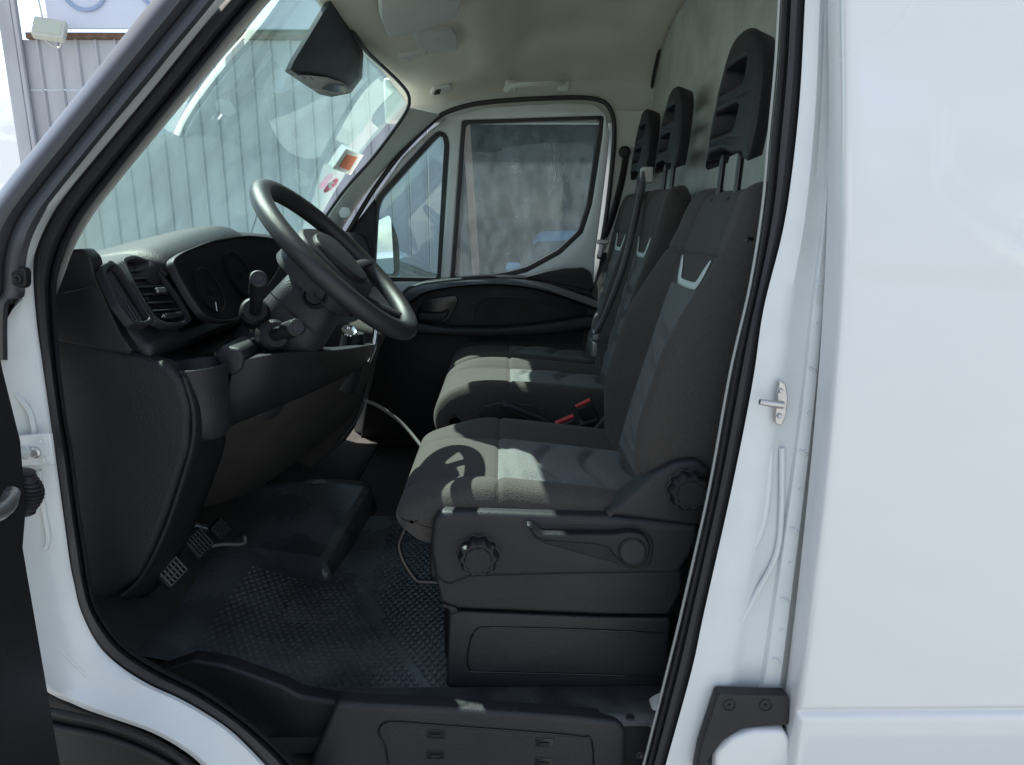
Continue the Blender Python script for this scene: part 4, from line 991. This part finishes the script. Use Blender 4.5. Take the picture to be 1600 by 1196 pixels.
def headrest(parent, Xc, yc, z0, z1, s=1.0, lean=.10):
    hgt = z1 - z0
    out = [(-.125, .0), (-.118, .018), (-.07, .020), (-.05, .030), (.05, .030), (.07, .020), (.118, .018), (.125, .0), (.132, .06), (.124, .13), (.112, .172), (.090, .206), (.060, .228), (.025, .237), (-.025, .237), (-.060, .228), (-.090, .206), (-.112, .172), (-.124, .13), (-.132, .06)]
    out = [(a * s, b_ * hgt / .236) for a, b_ in out]
    hs = [[(-.070, .060), (.070, .060), (.073, .106), (-.073, .106)], [(-.073, .138), (.073, .138), (.064, .184), (-.064, .184)]]
    hs = [[(a * s, b_ * hgt / .236) for a, b_ in l] for l in hs]
    def f(a, b_, t):
        bow = .022 * (1 - (a / .13) ** 2) ; sx = Xc + lean * b_ - .02 + .0 * bow
        k_ = 1 if t < 1 else .80; return W(sx + .062 * t + .026 * (a / .13) ** 2 * (1 - t) + (.016 * ((b_ / hgt) ** 3) * (1 - t)), yc + a * k_, z0 + hgt * .5 + (b_ - hgt * .5) * (.5 + .5 * k_))
    hr = solidpoly('headrest', rnd(out, .016, 3), [rnd(l, .014, 4) for l in hs], f, .062, BLACK2, parent, .010, smooth=75, seg=6)
    for i, l in enumerate(hs):
        big = [(a * 1.0, b_) for a, b_ in l]
    for a in (-.055, .055):
        tube('headrest_post', [W(Xc + .02, yc + a * s, z0 + .03), W(Xc + .012, yc + a * s, z0 - .11)], .0068, METAL if False else GLOSS, hr, k=12)
        lathe('post_collar', W(Xc + .012, yc + a * s, z0 - .062), (0, 0, 1), [(-.008, .014), (.004, .014), (.007, .011), (.007, .004)], BLACK, hr, k=16)
    return hr
def strip_on(surf, pts, wdt, m, parent, off=.0025, name='chevron_trim'):
    """flat trim following the upholstery; pts = (s, u) outer edge, same number inner edge"""
    rows = []
    for side in pts: rows.append([surf(s, u, off) for s, u in side])
    return grid(name, rows, m, parent, [('solid', .0015, 0)], smooth=60)
def chevron(surf, parent, s0, wid=.46, ht=.085):
    A, B = [], []
    prof = [(-1, 1.0), (-.88, .55), (-.72, .16), (-.5, 0), (.5, 0), (.72, .16), (.88, .55), (1, 1.0)]
    A = crv([(u * wid, s0 + v * ht, 0) for u, v in prof], 50)
    B = crv([(u * (wid - .05) * (1 if abs(u) > .9 else .93) + (.03 if u > .9 else -.03 if u < -.9 else 0), s0 + .020 + v * ht * .82, 0) for u, v in prof], 50)
    return strip_on(surf, [[(p.y, p.x) for p in A], [(p.y, p.x) for p in B]], 0, CHEV, parent)

# --- driver's seat
SYC = 1.41
seat = box('bucket_seat', W(.10, SYC, -.76), (.44, .36, .22), BLACK, V_, .02)
seat['label'] = 'nearest seat, beside the open door'
cu, cs_ = pad('cushion', dict(y=SYC, w=.238, p=[(-.09, -.582), (-.15, -.575), (-.190, -.552), (-.197, -.520), (-.165, -.496), (-.09, -.488), (0, -.492), (.12, -.505), (.24, -.52), (.31, -.525)]), [FAB, FAB2], seat, ns=170, t=.10, bol=.026, quilt=7, q0=.52, q1=.97, seams=(.51,), endr=.02, bolf=lambda s: sst(.25, .5, s), taper=True)
cu.data.update()
bk, bs_ = pad('backrest', dict(y=SYC, w=.236, p=[(.245, -.555), (.262, -.50), (.315, -.32), (.362, -.15), (.397, -.03), (.410, .01), (.430, .046), (.475, .054)], flip=1), [FAB, FAB2], seat, ns=170, t=.12, bol=.062, quilt=9, q0=.10, q1=.60, seams=(.745,), endr=.02,
              bolf=lambda s: .25 + .75 * sst(.0, .3, s) - .85 * sst(.45, .85, s), wf=lambda s: .97 + .03 * sst(0, .3, s) - .10 * sst(.6, 1, s) - .12 * sst(.85, 1, s))
chevron(bs_, seat, .645)
headrest(seat, .419, SYC, .092, .334)
# side cover pieces
up_ = [(676, 812), (690, 801), (760, 801), (950, 808), (1092, 822), (1090, 850), (1072, 880), (1060, 898), (900, 900), (735, 904), (700, 918), (680, 905), (672, 860)]
sc_ = plate('side_cover', up_, 1.150, .04, BLACK2, seat, r=8, bev=.009)
lo_ = [(678, 895), (735, 895), (1065, 890), (1066, 925), (1045, 962), (938, 961), (715, 952), (690, 944)]
plate('side_cover', lo_, 1.163, .04, BLACK2, seat, r=8, bev=.006)
plate('pivot_cover', [(942, 806), (966, 790), (1022, 742), (1056, 723), (1090, 719), (1112, 736), (1112, 800), (1092, 824)], 1.155, .05, BLACK2, seat, r=8, bev=.008)
plate('seat_base_panel', [(702, 948), (716, 956), (940, 965), (1048, 966), (1040, 1092), (880, 1084), (697, 1074), (700, 1000)], 1.175, .05, BLACK2, seat, r=5, bev=.005)
tube('panel_groove', [P(x, y, 1.173) for x, y in [(1036, 990), (900, 984), (760, 981), (742, 986), (734, 1005), (730, 1030), (734, 1046), (745, 1050), (900, 1054), (1030, 1058)]], .0013, GLOSS, seat, n=60, k=6)
plate('seat_base_shelf', [(690, 944), (712, 950), (718, 960), (706, 962), (700, 955)], 1.158, .02, BLACK, seat, r=3)
def knob(x, y, r, Y, par=seat):
    w_ = lambda j, h_: 1 + (.07 * math.cos(j / 60 * 2 * math.pi * 10) if h_ > -.002 and h_ < .024 else 0)
    kb = lathe('adjuster_knob', P(x, y, Y), (0, -1, 0), [(-.004, r * 1.12), (0, r * 1.12), (.001, r), (.018, r * .98), (.023, r * .86), (.023, r * .70), (.026, r * .66), (.026, .001)], BLACK, par, k=60, wob=w_)
    return kb
knob(748, 866, .034, 1.149); knob(1073, 764, .033, 1.153)
plate('height_lever', [(822, 822), (830, 821), (846, 835), (900, 836), (960, 836), (984, 832), (1006, 836), (1017, 852), (1014, 874), (1000, 888), (980, 888), (962, 872), (950, 856), (930, 852), (850, 846), (838, 842)], 1.128, .018, BLACK, seat, r=7, bev=.004)
lathe('lever_hub', P(988, 862, 1.127), (0, -1, 0), [(-.002, .025), (.002, .025), (.004, .023), (.002, .021), (.0025, .001)], BLACK2, seat, k=32)
plate('lever_shadow_plate', [(836, 823), (900, 820), (980, 824), (1012, 832), (1022, 850), (1018, 884), (990, 892), (960, 880), (850, 850), (830, 838)], 1.1485, .01, BLACK, seat, r=8, bev=.002)  # flat darker plate, stands in for the shadow round the height lever
tube('slide_bar', [P(676, 828, 1.2), P(655, 827, 1.2), P(637, 820, 1.2), P(630, 832, 1.2), P(623, 853, 1.2), P(632, 880, 1.2), P(650, 906, 1.2), P(660, 909, 1.2), P(684, 910, 1.2)], .0048, GLOSS, seat, n=50, k=10)
box('seat_track', P(668, 860, 1.22) + Vector((.02, 0, 0)), (.03, .03, .10), BLACK, seat, .004)
tube('backrest_hook', [P(1176, 374, 1.16), P(1168, 373, 1.155), P(1166, 378, 1.155)], .003, GLOSS, seat, n=8, k=8)
# --- passenger bench
bench = box('bench_seat', W(.10, 2.38, -.74), (.42, .78, .28), BLACK, V_, .02)
bench['label'] = 'two-place bench behind the nearest seat'
for yc, w_ in ((2.15, .205), (2.58, .205)):
    c2, _ = pad('cushion', dict(y=yc, w=w_, p=[(-.12, -.69), (-.175, -.67), (-.200, -.60), (-.204, -.55), (-.18, -.505), (-.12, -.482), (0, -.482), (.14, -.492), (.26, -.505), (.36, -.51)]), [FAB, FAB2], bench, ns=150, t=.13, bol=.024, quilt=6, q0=.58, q1=.97, seams=(.56,), endr=.02, bolf=lambda s: sst(.25, .5, s), taper=True)
    b2, sf = pad('backrest', dict(y=yc, w=w_, p=[(.300, -.54), (.318, -.48), (.368, -.30), (.412, -.12), (.438, .01), (.448, .045), (.466, .076), (.51, .084)]), [FAB, FAB2], bench, ns=150, t=.06, bol=.03, quilt=9, q0=.10, q1=.60, seams=(.74,), endr=.02,
                 bolf=lambda s: .25 + .75 * sst(.0, .3, s) - .85 * sst(.45, .85, s), wf=lambda s: .97 + .03 * sst(0, .3, s) - .10 * sst(.6, 1, s) - .1 * sst(.85, 1, s))
    chevron(sf, bench, .64)
    headrest(bench, .468, yc, .128, .362, s=.94)
# buckles, handbrake
hb = tube('handbrake_lever', [P(787, 634, 1.80), P(800, 636, 1.80), P(828, 648, 1.80), P(856, 660, 1.80), P(900, 700, 1.80)], .014, BLACK, V_, n=20, k=14)
lathe('lever_button', P(786, 633, 1.80), (-.8, 0, .3), [(-.01, .013), (.002, .013), (.004, .010), (.004, .006), (.012, .005), (.012, .001)], BLACK2, hb)
plate('handbrake_bracket', [(748, 652), (756, 636), (778, 630), (830, 634), (842, 640), (850, 660), (800, 690), (750, 670)], 1.86, .01, BLACK, V_, r=5, bev=.002)
for (x0, y0, x1, y1, Y) in ((900, 636, 922, 625, 1.84), (868, 662, 896, 650, 1.72)):
    a, b_ = P(x0, y0, Y), P(x1, y1, Y); d = (b_ - a)
    o = tube('belt_buckle', [a + Vector((.012, 0, -.05)), b_ + Vector((.02, 0, -.055))], .016, BLACK, V_, k=12, flat=(1.2, .8))
    m_ = (a + b_) / 2; body = box('buckle_body', m_ + Vector((.018, 0, -.035)), (.045, .025, .07), BLACK, o, .004, Matrix.Rotation(rad(-25), 3, 'Y'))
    tube('release_button', [a, b_], .006, RED, o, k=8, flat=(1, 1))
plate('buckle_stalk', [(922, 680), (946, 652), (958, 650), (958, 680), (935, 690)], 1.69, .02, BLACK2, V_, r=4)
# belts
def belt(name, pts, wv, m, par=None, th=.0014, n=50):
    C = crv([Vector(p) for p in pts], n); w2 = Vector(wv) / 2
    return grid(name, [[c - w2 for c in C], [c for c in C], [c + w2 for c in C]], m, par or V_, [('solid', th, 0)], smooth=60)
bt = belt('seat_belt', [P(1008, 268, 2.34) , P(1001, 300, 2.30), P(991, 350, 2.24), P(973, 420, 2.20), P(951, 480, 2.18), P(932, 522, 2.20)], (.026, .034, .0), BELT)
box('belt_guide', P(1010, 274, 2.36), (.035, .05, .05), TRIM, bt, .006)
box('belt_tongue', P(930, 524, 2.24), (.02, .05, .028), METAL, bt, .004)
box('belt_buckle', P(929, 545, 2.24), (.018, .03, .05), METAL, bt, .004)
bt2 = belt('seat_belt', [P(980, 232, 2.76), P(972, 280, 2.74), P(958, 335, 2.73), P(944, 372, 2.72)], (.028, .02, .0), BELTD)
lathe('belt_anchor', P(976, 238, 2.75), (-.2, -1, 0), [(-.01, .022), (.01, .022), (.014, .016), (.014, .004)], BLACK, bt2)
box('belt_tongue', P(942, 378, 2.71), (.045, .01, .016), METAL, bt2, .003); box('tongue_plate', P(938, 392, 2.71), (.016, .006, .05), METAL, bt2, .002, Matrix.Rotation(rad(15), 3, 'Y'))
belt('seat_belt', [P(946, 395, 2.72), P(938, 430, 2.74), P(930, 470, 2.74), P(925, 520, 2.72)], (.03, .02, .0), BELTD)
# loose cable in the footwell
cb = tube('cable', [P(568, 626, 1.82), P(590, 634, 1.84), P(620, 655, 1.84), P(640, 675, 1.82), P(660, 700, 1.78)], .005, PEDM, V_, n=30, k=8)

# final: keep every part of the van in the van's frame
adopt(van)
def fixsub(root):
    for c in root.children:
        for g in c.children: g.matrix_parent_inverse = Matrix.Identity(4)
fixsub(van)
